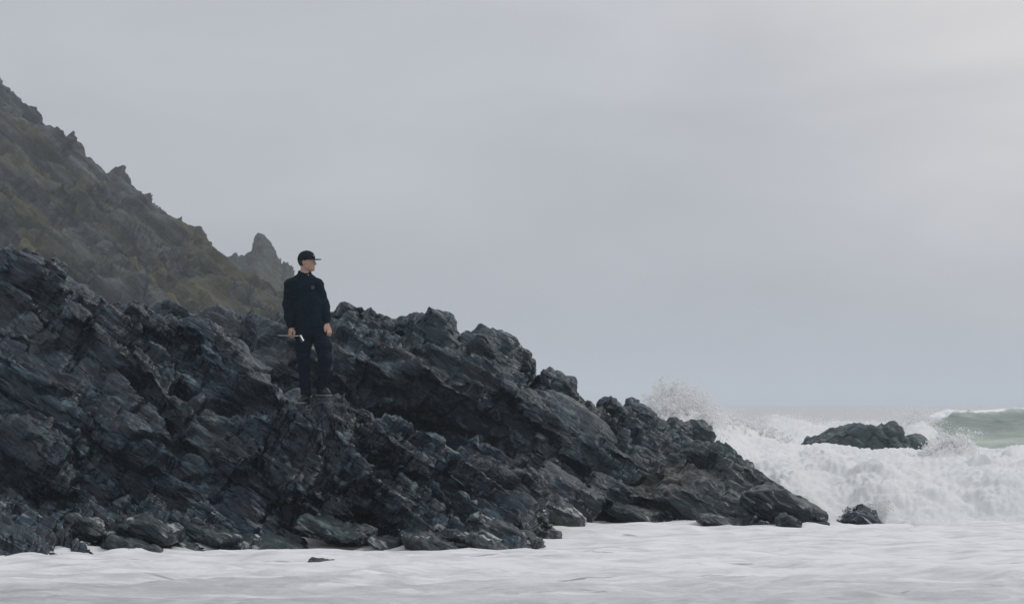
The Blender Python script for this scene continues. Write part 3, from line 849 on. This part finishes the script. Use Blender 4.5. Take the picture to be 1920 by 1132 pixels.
M_SKIN = simple('skin', (0.40, 0.25, 0.19), 0.55, 0, 0.08, 90)
M_KNIT = simple('black_sweater_cloth', (0.0022, 0.0090, 0.0175), 0.9, 0, 0.25, 220, 0.002, 0.15)
M_TROUS = simple('navy_trouser_cloth', (0.0020, 0.0078, 0.0175), 0.85, 0, 0.2, 200, 0.002, 0.15)
M_SHOE = simple('black_shoe', (0.005, 0.007, 0.009), 0.5, 0, 0.2, 80)
M_SOLE = simple('grey_sole', (0.16, 0.17, 0.175), 0.6, 0, 0.15, 80)
M_CAP = simple('black_cap_cloth', (0.0045, 0.0085, 0.0140), 0.85, 0, 0.2, 240, 0.001, 0.2)
M_HAIR = simple('dark_hair', (0.018, 0.013, 0.010), 0.6, 0, 0.4, 200, 0.002)
M_MARK = simple('grey_stitching', (0.045, 0.052, 0.058), 0.8, 0, 0.2, 200)
M_MARKL = simple('pale_stitching', (0.30, 0.32, 0.34), 0.8, 0, 0.2, 200)
M_STEEL = simple('polished_steel', (0.62, 0.63, 0.64), 0.28, 1.0, 0.1, 30)
M_GRIP = simple('rubber_grip', (0.02, 0.02, 0.022), 0.8, 0, 0.2, 120)

HC = np.array([-0.040, -0.005, 1.676]); HA = math.radians(74)
HM = np.array([[math.cos(HA), -math.sin(HA), 0], [math.sin(HA), math.cos(HA), 0], [0, 0, 1]])     # head frame -> body frame
def hp(x, y, z): return tuple(HC + HM @ np.array([x, y, z]))
HMf = HM.astype(f32)

SH = np.array([-0.215, -0.055, 0.806])                       # where the right hand holds the shaft
sdir = np.array([-0.50, 0.86, 0.03]); sdir /= np.linalg.norm(sdir)   # towards the grip end
wdir = np.array([-0.86, -0.50, 0.0]); up = np.array([0, 0, 1.0])

b = SDF((-0.42, -0.24, 0.02), (0.34, 0.22, 1.84), 0.0055)
# trunk and legs (under the clothes), neck, head
b.column([(0.80, 0, 0, .14, .09), (1.0, -.005, 0, .135, .09), (1.2, -.03, 0, .13, .09), (1.4, -.065, 0, .16, .095), (1.5, -.072, 0, .12, .075), (1.55, -.07, 0, .06, .055)], 0.03)
b.chain([((-.08, 0, .86), .08), ((-.068, -.02, .45), .055), ((-.05, .02, .10), .04)]); b.cap((-.05, .02, .10), (-.09, -.09, .06), .035, .03)
b.chain([((.085, 0, .86), .08), ((.178, -.065, .5), .055), ((.125, .02, .19), .04)]); b.cap((.125, .02, .18), (.2, -.06, .145), .035, .03)
b.cap((-.072, .012, 1.50), hp(0, .022, -.05), .056, .053, .03)
b.ell(hp(0, .012, .040), (.074, .094, .092), .02, HMf)
b.ell(hp(0, -.028, -.022), (.060, .066, .066), .03, HMf)
b.cap(hp(-.018, -.066, -.072), hp(.018, -.066, -.072), .023, .023, .02)
b.cap(hp(-.045, .0, -.045), hp(-.012, -.062, -.075), .018, .018, .03); b.cap(hp(.045, .0, -.045), hp(.012, -.062, -.075), .018, .018, .03)
b.cap(hp(-.032, -.078, .030), hp(.032, -.078, .030), .014, .014, .012)
b.ell(hp(-.030, -.096, .012), (.014, .012, .010), .010, HMf, True); b.ell(hp(.030, -.096, .012), (.014, .012, .010), .010, HMf, True)
b.cap(hp(0, -.088, .018), hp(0, -.110, -.020), .008, .0125, .010)
b.ell(hp(-.010, -.100, -.024), (.009, .011, .008), .006, HMf); b.ell(hp(.010, -.100, -.024), (.009, .011, .008), .006, HMf)
b.cap(hp(-.018, -.090, -.045), hp(.018, -.090, -.045), .0065, .0065, .006); b.cap(hp(-.015, -.089, -.057), hp(.015, -.089, -.057), .0070, .0070, .006)
for sx in (-1, 1):
    b.ell(hp(sx * .073, .012, .000), (.010, .020, .031), .006, HMf); b.ell(hp(sx * .081, .006, .002), (.006, .009, .016), .004, HMf, True)
# arms
b.chain([((-.10, 0, 1.47), .055), ((-.23, .0, 1.415), .050), ((-.27, .03, 1.17), .04), ((-.226, -.043, .915), .029)])
b.chain([((-.04, 0, 1.47), .055), ((.075, .0, 1.415), .050), ((.155, .03, 1.18), .04), ((.197, -.033, .965), .029)])
# right hand, closed round the shaft
pk = [SH + sdir * o + up * .046 + wdir * .020 for o in (-.031, -.010, .011, .031)]
for i, k_ in enumerate(pk):
    o = (-.031, -.010, .011, .031)[i]
    b.cap((-.224, -.045, .895), k_, .023, .0125, .012)
    L = (1.0, 1.06, 1.0, .86)[i]
    b.chain([(tuple(k_), .0105), (tuple(SH + sdir * o + wdir * .0255 * L + up * .010), .0098), (tuple(SH + sdir * o * .95 + wdir * .012 - up * .0175 * L), .0092), (tuple(SH + sdir * o * .92 - wdir * .012 - up * .0125), .0086), (tuple(SH + sdir * o * .9 - wdir * .019 + up * .004), .008)], .004)
b.chain([((-.222, -.050, .893), .018), (tuple(SH - sdir * .030 - wdir * .016 + up * .050), .014), (tuple(SH - sdir * .050 - wdir * .010 + up * .026), .0115), (tuple(SH - sdir * .058 + wdir * .006 + up * .012), .0095)], .008)
# left hand, hanging relaxed
kd = np.array([.60, .80, 0.0]); kb = np.array([.200, -.066, .888])
for i in range(4):
    k_ = kb + kd * (.0215 * i) + up * (-.003 * abs(i - 1.2))
    L = (.92, 1.04, 1.0, .80)[i]; ph = .004 * i
    b.cap((.198, -.036, .950), k_, .022, .0125, .012)
    b.chain([(tuple(k_), .0112), (tuple(k_ + L * np.array([.010, -.010, -.040])), .0100), (tuple(k_ + L * np.array([.010, -.004 + ph, -.066])), .0090), (tuple(k_ + L * np.array([.000, .006 + ph, -.086])), .0078)], .004)
b.chain([((.190, -.050, .940), .019), ((.178, -.080, .905), .0145), ((.179, -.092, .875), .0112), ((.186, -.095, .852), .0092)], .008)
body = part('body', b, M_SKIN)

# eyes: small domes set in the sockets
for sx in (-1, 1):
    D, Fc = ico(2)
    e = new_mesh('eye', D * np.array([.011, .009, .009], f32) @ HMf.T + np.array(hp(sx * .030, -.084, .012), f32), Fc, simple('eye_white', (.30, .28, .26), 0.3, 0, 0.05, 50)); e.parent = body
    pu = new_mesh('pupil', D * np.array([.0055, .003, .0055], f32) @ HMf.T + np.array(hp(sx * .030, -.0925, .012), f32), Fc, M_HAIR); pu.parent = body
    br = SDF(np.array(hp(sx * .032, -.088, .034)) - .05, np.array(hp(sx * .032, -.088, .034)) + .05, .003)
    br.cap(hp(sx * .014, -.092, .031), hp(sx * .046, -.078, .033), .005, .0035, .003); o = part('eyebrow', br, M_HAIR, body)

# hair below the cap
h = SDF(HC - .16, HC + .16, .005)
h.ell(hp(0, .020, .030), (.0795, .094, .092), .006, HMf)
h.f = np.maximum(h.f, 0.0 + (np.stack(np.meshgrid(*h.ax, indexing='ij'), -1)[..., 2] - (HC[2] + .055)))
gq = (np.stack(np.meshgrid(*h.ax, indexing='ij'), -1) - HC) @ HM
h.f = np.maximum(h.f, -.030 - gq[..., 1] * 1.0 + np.where(gq[..., 2] < .03, .012 + (.03 - gq[..., 2]) * .7, 0) * 1.0).astype(f32)
h.f = np.maximum(h.f, (-.045 - gq[..., 2])).astype(f32)
h.wrinkle(.004, (90, 90, 40), 51)
part('hair', h, M_HAIR)

# cap: crown, brim, button, stitched mark
c = SDF(HC - .2, HC + .22, .0045)
gq = (np.stack(np.meshgrid(*c.ax, indexing='ij'), -1) - HC) @ HM
q = gq - np.array([0, .010, .044])
l = np.linalg.norm(q / np.array([.086, .107, .098]), axis=-1)
front = np.clip(-(q[..., 1]) / .107, 0, 1) * np.clip(q[..., 2] / .09, 0, 1) * .010      # the stiff front panel stands up
d = (l - 1) * .09 - front
d = np.maximum(d, -(q[..., 2]) - .012 - .022 * sstep(-.02, .09, q[..., 1]))
c.f = d.astype(f32)
c.wrinkle(.0022, (26, 26, 14), 61)
cap_o = part('cap', c, M_CAP)
bq = SDF(HC - .25, HC + .25, .0045)
gq = (np.stack(np.meshgrid(*bq.ax, indexing='ij'), -1) - HC) @ HM
yy = gq[..., 1] + .080; zz = gq[..., 2] - (.040 - .9 * gq[..., 0] ** 2 + .05 * yy)
d = np.maximum((np.sqrt((gq[..., 0] / .076) ** 2 + (np.minimum(yy, 0) / .100) ** 2) - 1) * .076, np.abs(zz) - .0042)
d = np.maximum(d, yy - .03)
bq.f = d.astype(f32); part('brim', bq, M_CAP, cap_o)
bt = SDF(np.array(hp(0, .01, .143)) - .03, np.array(hp(0, .01, .143)) + .03, .003); bt.ell(hp(0, .010, .142), (.008, .008, .005), .003); part('button', bt, M_CAP, cap_o)
mk = SDF(np.array(hp(-.02, -.1, .085)) - .05, np.array(hp(-.02, -.1, .085)) + .05, .0025)
def cp(x, z):   # a point on the front panel
    yy = -.107 * math.sqrt(max(0, 1 - (x / .086) ** 2 - ((z - .044) / .098) ** 2)) + .010 - .008
    return hp(x, yy, z)
mp = [cp(-.030, .072), cp(-.022, .090), cp(-.014, .074), cp(-.005, .090), cp(.004, .074)]
for p_, q_ in zip(mp[:-1], mp[1:]): mk.cap(p_, q_, .0032, .0032, .001)
part('stitched_mark', mk, M_MARKL, cap_o)

# sweater
s_ = SDF((-.40, -.22, .86), (.32, .24, 1.64), .0065)
s_.column([(.893, .0, -.004, .172, .128), (.93, .0, -.004, .178, .134), (1.05, -.015, -.002, .180, .132), (1.22, -.035, 0, .182, .132), (1.36, -.062, 0, .186, .128), (1.44, -.073, .004, .172, .112), (1.50, -.074, .008, .118, .090), (1.556, -.073, .010, .072, .070)], .02)
s_.chain([((-.11, .004, 1.480), .066), ((-.228, .004, 1.412), .078), ((-.268, .032, 1.18), .064), ((-.246, -.015, 1.02), .060), ((-.230, -.038, .935), .047)], .03)
s_.cap((-.230, -.038, .937), (-.226, -.042, .912), .040, .037, .006)
s_.chain([((-.03, .004, 1.480), .066), ((.072, .004, 1.414), .080), ((.150, .032, 1.19), .064), ((.182, -.005, 1.06), .060), ((.194, -.028, .988), .047)], .03)
s_.cap((.194, -.028, .990), (.197, -.032, .965), .040, .037, .006)
for i in range(16):                                        # crew collar, a raised ring
    a0, a1 = [2 * math.pi * j / 16 for j in (i, i + 1)]
    ring = lambda a: (-.070 + .068 * math.cos(a), .010 + .066 * math.sin(a), 1.560 + .020 * math.sin(a) - .004 * math.cos(a))
    s_.cap(ring(a0), ring(a1), .0135, .0135, .006)
s_.cap((-.068, .006, 1.545), (-.060, .004, 1.66), .050, .050, .004, True)
s_.wrinkle(.010, (7, 7, 11), 71); s_.wrinkle(.005, (22, 22, 16), 75)
sw = part('sweater', s_, M_KNIT)
# small square patch with a mark on the chest
pz, px_ = 1.375, .036
for (x0, x1, z0, z1, mt, nm, off) in ((px_ - .018, px_ + .018, pz - .020, pz + .020, M_MARK, 'chest_patch', .000),):
    gx, gz = np.meshgrid(np.linspace(x0, x1, 7), np.linspace(z0, z1, 7))
    gy = -.128 * np.sqrt(np.clip(1 - ((gx + .062) / .192) ** 2, 0, 1)) - .0065 - off
    Pq = np.stack([gx, gy, gz], -1)
    Pf = np.concatenate([Pq.reshape(-1, 3), (Pq + [0, .012, 0]).reshape(-1, 3)])
    Fa = grid_faces(7, 7); Fb = Fa[:, ::-1] + 49
    bd = [0, 1, 2, 3, 4, 5, 6, 13, 20, 27, 34, 41, 48, 47, 46, 45, 44, 43, 42, 35, 28, 21, 14, 7]
    Fs = np.array([[bd[(i + 1) % 24], bd[i], bd[i] + 49, bd[(i + 1) % 24] + 49] for i in range(24)])
    pa = new_mesh(nm, Pf, np.concatenate([Fa, Fb, Fs]), mt); pa.parent = sw

# trousers
t_ = SDF((-.26, -.24, .05), (.34, .20, 1.06), .0065)
t_.column([(.80, .0, 0, .165, .115), (.90, .0, 0, .165, .118), (1.02, .0, 0, .150, .105)], .03)
t_.chain([((-.085, 0, .87), .100), ((-.090, -.012, .69), .094), ((-.073, -.022, .45), .074), ((-.062, .008, .25), .065), ((-.052, .018, .135), .063)], .035)
t_.chain([((.085, 0, .87), .104), ((.156, -.045, .69), .097), ((.182, -.068, .52), .083), ((.162, -.030, .36), .073), ((.130, .012, .215), .066)], .035)
t_.wrinkle(.010, (9, 9, 12), 81); t_.wrinkle(.006, (14, 14, 30), 85)
part('trousers', t_, M_TROUS)

# shoes
def shoe(heel, toe):
    heel = np.array(heel, float); toe = np.array(toe, float); dr = (toe - heel); L = np.linalg.norm(dr); dr /= L
    lo = np.minimum(heel, toe) - .09; hi = np.maximum(heel, toe) + [.09, .09, .16]
    k = SDF(lo, hi, .005); U = np.array([0, 0, 1.0])
    k.chain([(heel + dr * .035 + U * .050, .040), (heel + dr * .10 + U * .050, .040), (toe - dr * .10 + U * .045, .044), (toe - dr * .04 + U * .036, .034)], .02)
    k.cap(heel + dr * .045 + U * .06, heel + dr * .06 + U * .125, .042, .040, .02)
    k.cap(heel + dr * .07 + U * .10, toe - dr * .10 + U * .055, .034, .036, .03)
    g = np.stack(np.meshgrid(*k.ax, indexing='ij'), -1)
    k.f = np.maximum(k.f, heel[2] + .022 - g[..., 2]).astype(f32)
    sh = part('shoe', k, M_SHOE)
    k2 = SDF(lo, hi, .005)
    g = np.stack(np.meshgrid(*k2.ax, indexing='ij'), -1)
    t = np.clip(((g - heel) @ dr), .042, L - .046)
    w = .041 + .008 * sstep(.08, .2, t)
    dd = np.linalg.norm((g - heel - t[..., None] * dr)[..., :2], axis=-1) - w
    k2.f = np.maximum(dd, np.abs(g[..., 2] - heel[2] - .0105) - .0105).astype(f32)
    part('sole', k2, M_SOLE, sh)
shoe((-.035, .080, .0), (-.115, -.185, .0))
shoe((.090, .075, .090), (.245, -.145, .090))

# ------------------------------------------------------------------ the golf club in his right hand
club = bpy.data.objects.new('golf_club', None); club.empty_display_size = 0.1
club.location = MAN + SH; COL.objects.link(club)
tag(club, 'steel golf iron held level in his right hand by the thigh, grip pointing back', 'golf club')
def tube(name, p0, p1, r0, r1, mat, parent, seg=10):
    p0 = np.array(p0, float); p1 = np.array(p1, float); d = p1 - p0; d /= np.linalg.norm(d)
    u = np.cross(d, [0, 0, 1.0]); u /= np.linalg.norm(u); v = np.cross(d, u)
    an = np.linspace(0, 2 * math.pi, seg, endpoint=False)
    ring = np.cos(an)[:, None] * u + np.sin(an)[:, None] * v
    V = np.concatenate([p0 + ring * r0, p1 + ring * r1, [p0], [p1]])
    i = np.arange(seg); j = (i + 1) % seg
    Fq = np.stack([i, j, j + seg, i + seg], -1)
    me = bpy.data.meshes.new(name)
    me.from_pydata(V.tolist(), [], Fq.tolist() + [[int(b_), int(a_), 2 * seg] for a_, b_ in zip(i, j)] + [[int(a_) + seg, int(b_) + seg, 2 * seg + 1] for a_, b_ in zip(i, j)])
    for pl in me.polygons: pl.use_smooth = True
    me.materials.append(mat)
    o = bpy.data.objects.new(name, me); COL.objects.link(o); o.parent = parent
    return o
hend = -sdir * 0.235; gend = sdir * 0.66
tube('shaft', hend, sdir * 0.42, .0050, .0068, M_STEEL, club)
tube('grip', sdir * 0.40, gend, .0105, .0135, M_GRIP, club)
# the iron head: a lofted blade hanging down from the hosel
hd = SDF(hend - .12, hend + .12, .0028)
bd_ = np.array([.30, -.25, -.92]); bd_ /= np.linalg.norm(bd_)
hd.cap(hend + sdir * .045, hend - sdir * .004, .0078, .0085, .004)
nb = np.cross(bd_, sdir); nb /= np.linalg.norm(nb); sb = np.cross(nb, bd_)
g = np.stack(np.meshgrid(*hd.ax, indexing='ij'), -1) - hend
aa = g @ bd_; ss_ = g @ sb; nn_ = g @ nb
wid = np.interp(aa, [-.004, .02, .075], [.010, .017, .029])
ssc = ss_ + np.interp(aa, [0, .075], [0, .010])
d = np.maximum(np.maximum(np.abs(ssc) - wid, np.abs(nn_) - .0065), np.maximum(-aa - .004, aa - .078)) - .003
hd.add(tuple([slice(None)] * 3), d.astype(f32), .006)
o = part('club_head', hd, M_STEEL, club)

# ------------------------------------------------------------------ the sea
ys = np.concatenate([np.arange(9, 36, 0.09), 36 * (6500 / 36) ** np.linspace(0, 1, 150)])
nu = 330
tt = np.linspace(-1, 1, nu)
X = (np.sign(tt) * np.abs(tt) ** 1.0)[None, :] * (7.5 + ys[:, None] * 0.36)
Y = np.repeat(ys[:, None], nu, 1)
Pw = np.stack([X, Y, np.zeros_like(X)], -1).astype(f32)
amp = sstep(8, 16, Y) * (1 - sstep(34, 60, Y)) + 0.5 * sstep(60, 200, Y)
amp *= 1 - sstep(500, 2500, Y)
z = 0.060 * fbm(Pw * np.array([0.16, 0.5, 1], f32), 3, 901) + 0.042 * ridged(Pw * np.array([0.6, 1.3, 1], f32) + 3.3, 4, 905) - 0.02
ypx = 960 + X * F / Y
yw = np.interp(ypx, [-400, 0, 250, 450, 600, 760, 985, 1060, 1130, 1380, 1552, 1600], [c_[2] for c_ in wl([(0, 1048), (0, 1041), (0, 1039), (0, 1021), (0, 1013), (0, 1019), (0, 1027), (0, 987), (0, 973), (0, 987), (0, 989), (0, 992)])])
lap = (1 - np.exp(-((ypx - 1035) / 70) ** 2)) * np.exp(-((Y - yw) / np.where(Y < yw, 0.55, 1.5)) ** 2) * (ypx < 1600) * (1 - 0.6 * sstep(1080, 1200, ypx))
z += lap * (0.04 + np.where(Y < yw, 0.18, 0.13) * np.clip(fbm(Pw * np.array([1.1, 0.8, 1], f32), 3, 917) + 0.15, 0, 1))
z += 0.55 * sstep(120, 300, Y) * fbm(Pw * np.array([0.012, 0.035, 1], f32), 3, 911)
Pw[..., 2] = z * amp
sea = new_mesh('sea', Pw, grid_faces(*Pw.shape[:2]), M_SEA)
tag(sea, kind='structure')

# ------------------------------------------------------------------ breaking white water
def gauss(x, m, s): return np.exp(-((x - m) / s) ** 2)
def white_height(X, Y):
    px = X * F / Y + 960
    front = 32.1 + 0.35 * np.sin(X * 1.7) + 0.25 * np.sin(X * 4.1 + 1)
    z = 0.66 * sstep(0, 3.4, Y - front) ** 0.75 - 0.25 * (1 - sstep(-0.3, 0.25, Y - front))
    z += 0.0 * sstep(36, 44, Y)
    z -= 0.14 * sstep(46, 52, Y) * (1 - sstep(1380, 1500, px))
    # the second bore that hides the foot of the stack, and the hump thrown up beside it
    z -= 0.24 * sstep(37, 46, Y) * sstep(1440, 1540, px)
    z -= 0.22 * sstep(60, 66, Y) * sstep(1330, 1420, px) * (1 - sstep(76, 82, Y))
    z += 0.36 * gauss(Y, 48, 1.6) * gauss(px, 1775, 42) + 0.12 * gauss(Y, 49, 2) * gauss(px, 1850, 90)
    z += 0.80 * gauss(Y, 57, 4.0) * (sstep(1130, 1230, px) * (1 - sstep(1330, 1520, px))) 
    z += 0.95 * gauss(Y, 52, 2.6) * gauss(px, 1262, 78)
    z += 0.50 * gauss(Y, 86, 5.0) * sstep(1380, 1450, px) * (1 - sstep(1745, 1775, px))
    z += 0.20 * gauss(Y, 33.7, 0.9) * gauss(px, 1640, 50)
    z += 0.42 * gauss(Y, 81, 4) * gauss(px, 1718, 36)
    z += 0.16 * (gauss(Y, 64, 4) + gauss(Y, 50, 4)) * np.sin(px * 0.043 + 1.5 * np.sin(px * .017)) * sstep(1440, 1500, px) * np.sin(px * 0.011)
    z -= 0.9 * sstep(94, 100, Y)
    z -= 1.2 * (1 - sstep(1310, 1470, px)) * (1 - sstep(34.0, 38, Y))
    z -= 0.62 * sstep(70, 76, Y) * sstep(1735, 1790, px)
    return z
ys = np.concatenate([np.linspace(31.0, 38, 130), np.linspace(38.1, 100, 290)])
pxs = np.linspace(1200, 2320, 460)
Y = np.repeat(ys[:, None], len(pxs), 1); X = (pxs[None] - 960) * Y / F
Z = white_height(X, Y)
Pv = np.stack([X, Y, Z], -1).astype(f32)
env = sstep(31.6, 33.5, Y)[..., None]
N = grid_normals(Pv)
Pq = vwarp(Pv, 0.7, 0.25, 919)
b1 = np.abs(perlin(Pq * np.array([.55, .55, 1.2], f32), 921)); b2 = np.abs(perlin(Pq * np.array([1.6, 1.5, 3], f32), 922)); b3 = np.abs(perlin(Pv * np.array([5, 4, 8.], f32), 923))
b4 = fbm(Pv * np.array([13, 9, 15.], f32), 2, 924)
Pv = Pv + N * ((0.29 * b1 + 0.16 * b2 + 0.07 * b3 + 0.03 * b4 - 0.11)[..., None] * (0.25 + 0.75 * env)).astype(f32)
ww = new_mesh('white_water', Pv, grid_faces(*Pv.shape[:2]), M_WHITE)
tag(ww, 'churning white water breaking between the rocks and the green wave', 'surf', kind='stuff')

# the unbroken green wave further out
def wave_material():
    m, t, b, out = mat_new('green_wave_water'); n = NT(t)
    p = n.pos()
    sep = n.n('ShaderNodeSeparateXYZ'); n.put(sep.inputs[0], p)
    st = n.noise(n.scale(p, (0.22, 0.5, 1.6)), 1.6, 6, 0.6, 0.8)
    c = n.mix(n.range(st, 0.35, 0.68), c4(.28, .34, .295), c4(.47, .51, .46))
    foam = n.range(n.math('ADD', n.attr('foam'), n.math('MULTIPLY', n.math('SUBTRACT', n.noise(n.scale(p, (0.6, 0.6, 1.4)), 1.6, 7, 0.72, 1.2), 0.5), 2.2)), 0.45, 0.72)
    n.put(b.inputs['Base Color'], n.mix(foam, c, c4(.8, .81, .82)))
    n.put(b.inputs['Roughness'], n.range(foam, 0, 1, 0.42, 0.8, False))
    n.put(b.inputs['Normal'], n.bump(n.noise(n.scale(p, (0.5, 0.8, 2.2)), 2.0, 6, 0.6, 0.6), 0.5, 0.25))
    return m
nuw, nvw = 420, 90
pxw = np.linspace(1640, 2500, nuw)
prof = np.array([(-5.5, -0.15), (-3.2, 0.0), (-2.0, 0.12), (-1.2, 0.38), (-0.75, 0.74), (-0.62, 1.05), (-0.66, 1.27), (-0.82, 1.40), (-0.60, 1.47), (-0.1, 1.46), (0.8, 1.34), (2.6, 0.95), (5.0, 0.45), (9.0, -0.2)])
sl = np.concatenate([[0], np.cumsum(np.linalg.norm(np.diff(prof, axis=0), axis=1))]); sv = np.linspace(0, sl[-1], nvw)
pv = np.stack([np.interp(sv, sl, prof[:, 0]), np.interp(sv, sl, prof[:, 1])], -1)
pv = blur(blur(pv.astype(f32), 2, 0), 1, 0)
hs = sstep(1670, 1790, pxw) ** 0.7 * (0.94 + 0.10 * sstep(1800, 2000, pxw)) + 0.02 * np.sin(pxw * 0.03)
yc = 84.0 + 1.2 * np.sin(pxw * 0.006)
Yw = yc[None] + pv[:, :1] * (0.5 + 0.5 * hs[None])
Zw = pv[:, 1:] * (0.12 + 0.88 * hs[None])
Xw = (pxw[None] - 960) * 84.0 / F + 0 * Zw
Pg = np.stack([Xw, Yw, Zw], -1).astype(f32)
Ng = grid_normals(Pg)
fe = (1 - sstep(1735, 1800, pxw))[None]
Pg = Pg + Ng * (0.10 * fbm(Pg * np.array([.5, .9, 1.8], f32), 5, 931) + fe * (0.3 * np.abs(perlin(Pg * 0.9, 933)) + 0.2 * np.abs(perlin(Pg * 2.6, 934))))[..., None]
foam = 1.15 * (1 - sstep(1700, 1800, pxw))[None] + 0.62 * gauss(pv[:, 1:], 1.47, 0.09) * (pv[:, :1] < 0.4) + 0.75 * (1 - sstep(0.05, 0.35, pv[:, 1:])) * (pv[:, :1] < 0)
gw = new_mesh('breaking_wave', Pg, grid_faces(*Pg.shape[:2]), wave_material(), attrs={'foam': foam})
tag(gw, 'smooth green wave about to break at the right edge, foam on its crest', 'wave')

# ------------------------------------------------------------------ spray
OCT = np.array([[1, 0, 0], [-1, 0, 0], [0, 1, 0], [0, -1, 0], [0, 0, 1], [0, 0, -1]], f32)
OCF = np.array([[0, 2, 4], [2, 1, 4], [1, 3, 4], [3, 0, 4], [2, 0, 5], [1, 2, 5], [3, 1, 5], [0, 3, 5]], np.int32)
def drops(name, C, r, label):
    n = len(C)
    st = rng.uniform(0.7, 1.5, (n, 1, 3)).astype(f32)
    V = C[:, None, :].astype(f32) + OCT[None] * r[:, None, None].astype(f32) * st
    Fc = (OCF[None] + (np.arange(n) * 6)[:, None, None]).reshape(-1, 3)
    ob = new_mesh(name, V, Fc, M_SPRAY)
    tag(ob, label, 'spray', kind='stuff')
    return ob
def on_white(n, px_rng, y_rng, up, spread, out=0.0):
    px = rng.uniform(*px_rng, n); y = rng.uniform(*y_rng, n)
    x = (px - 960) * y / F
    z = white_height(x, y) + 0.05
    k = np.minimum(rng.exponential(0.8, n), 2.6)
    cl = fbm(np.stack([x * 1.6, y * 0.8, z * 0], -1), 3, 941) + 0.45          # thrown up in clumps
    z = z + up * k * np.clip(cl, 0.05, 1.5)
    x = x + rng.normal(0, spread, n); y = y + rng.normal(0, spread, n) - out * k
    return np.stack([x, y, z], -1)
C = [on_white(2500, (1190, 1400), (55, 60), 0.10, 0.15), on_white(9000, (1190, 1350), (50, 56), 0.12, 0.15),
     on_white(4500, (1430, 1770), (84, 89), 0.16, 0.2), on_white(5000, (1690, 1775), (80, 85), 0.22, 0.25), on_white(2500, (1730, 1830), (46.5, 49.5), 0.12, 0.06)]
px = rng.uniform(1765, 1990, 3000)
C.append(np.stack([(px - 960) * 84 / F, 83.6 + rng.normal(0, .25, 3000), 1.34 + 0.10 * sstep(1800, 2000, px) + 0.05 * fbm(np.stack([px * .05, px * 0, px * 0], -1), 3, 951) + rng.normal(0, .035, 3000)], -1))
R = [np.exp(rng.normal(math.log(0.009), 0.5, len(c))) for c in C]
def jets(n, m, pxr, yr, vz, sx, base=None):
    px = rng.uniform(*pxr, n); y = rng.uniform(*yr, n); x = (px - 960) * y / F
    z = white_height(x, y) + 0.02
    v = np.stack([rng.normal(sx, 0.55, n), rng.normal(-0.2, 0.4, n), rng.uniform(*vz, n) * rng.uniform(.6, 1, n)], -1)
    t = rng.uniform(0, 1, (n, m)) ** 0.8 * (1.7 * v[:, 2] / 9.81)[:, None]
    P = np.stack([x, y, z], -1)[:, None] + v[:, None] * t[..., None] - np.array([0, 0, 4.9]) * (t ** 2)[..., None]
    P = P + rng.normal(0, 1, P.shape) * (0.012 + 0.16 * t)[..., None] * 0.55
    r = np.exp(rng.normal(math.log(0.0075), 0.55, (n, m))) * (1.25 - 1.6 * t)
    return P.reshape(-1, 3), np.clip(r.ravel(), .003, .05)
for a in ((320, 80, (1200, 1330), (50.5, 53.5), (1.4, 3.6), .5), (120, 40, (1310, 1480), (54, 58), (1.0, 2.2), .4), (90, 45, (1725, 1810), (47, 49), (1.2, 2.6), .3), (110, 40, (1690, 1770), (80, 84), (1.4, 3.0), .2), (60, 30, (1520, 1720), (47, 51), (.9, 1.8), .2)):
    c_, r_ = jets(*a); C.append(c_); R.append(r_)
drops('sea_spray', np.concatenate(C), np.concatenate(R), 'fine white spray thrown up along the breaking surf')
C = [on_white(2600, (1585, 1665), (32.75, 33.1), 0.07, 0.04, 0.12)]
R = [np.exp(rng.normal(math.log(0.005), 0.5, len(c))) for c in C]
drops('sea_spray', np.concatenate(C), np.concatenate(R), 'fine spray bursting round the black sea rock')

# ------------------------------------------------------------------ haze
hx, hy0, hy1, hz0, hz1 = 3200.0, -60.0, 6800.0, -2.0, 42.0
HV = np.array([[-hx, hy0, hz0], [hx, hy0, hz0], [hx, hy1, hz0], [-hx, hy1, hz0], [-hx, hy0, hz1], [hx, hy0, hz1], [hx, hy1, hz1], [-hx, hy1, hz1]], f32)
HF = np.array([[3, 2, 1, 0], [4, 5, 6, 7], [0, 1, 5, 4], [1, 2, 6, 5], [2, 3, 7, 6], [3, 0, 4, 7]], np.int32)
m = bpy.data.materials.new('sea_mist'); m.use_nodes = True
t = m.node_tree; t.nodes.clear()
o_ = t.nodes.new('ShaderNodeOutputMaterial'); v_ = t.nodes.new('ShaderNodeVolumePrincipled')
v_.inputs['Color'].default_value = (0.81, 0.875, 0.94, 1)
v_.inputs['Density'].default_value = 0.0006
v_.inputs['Anisotropy'].default_value = 0.0
t.links.new(v_.outputs[0], o_.inputs['Volume'])
haze = new_mesh('haze', HV, HF, m, smooth=False)
tag(haze, kind='stuff')
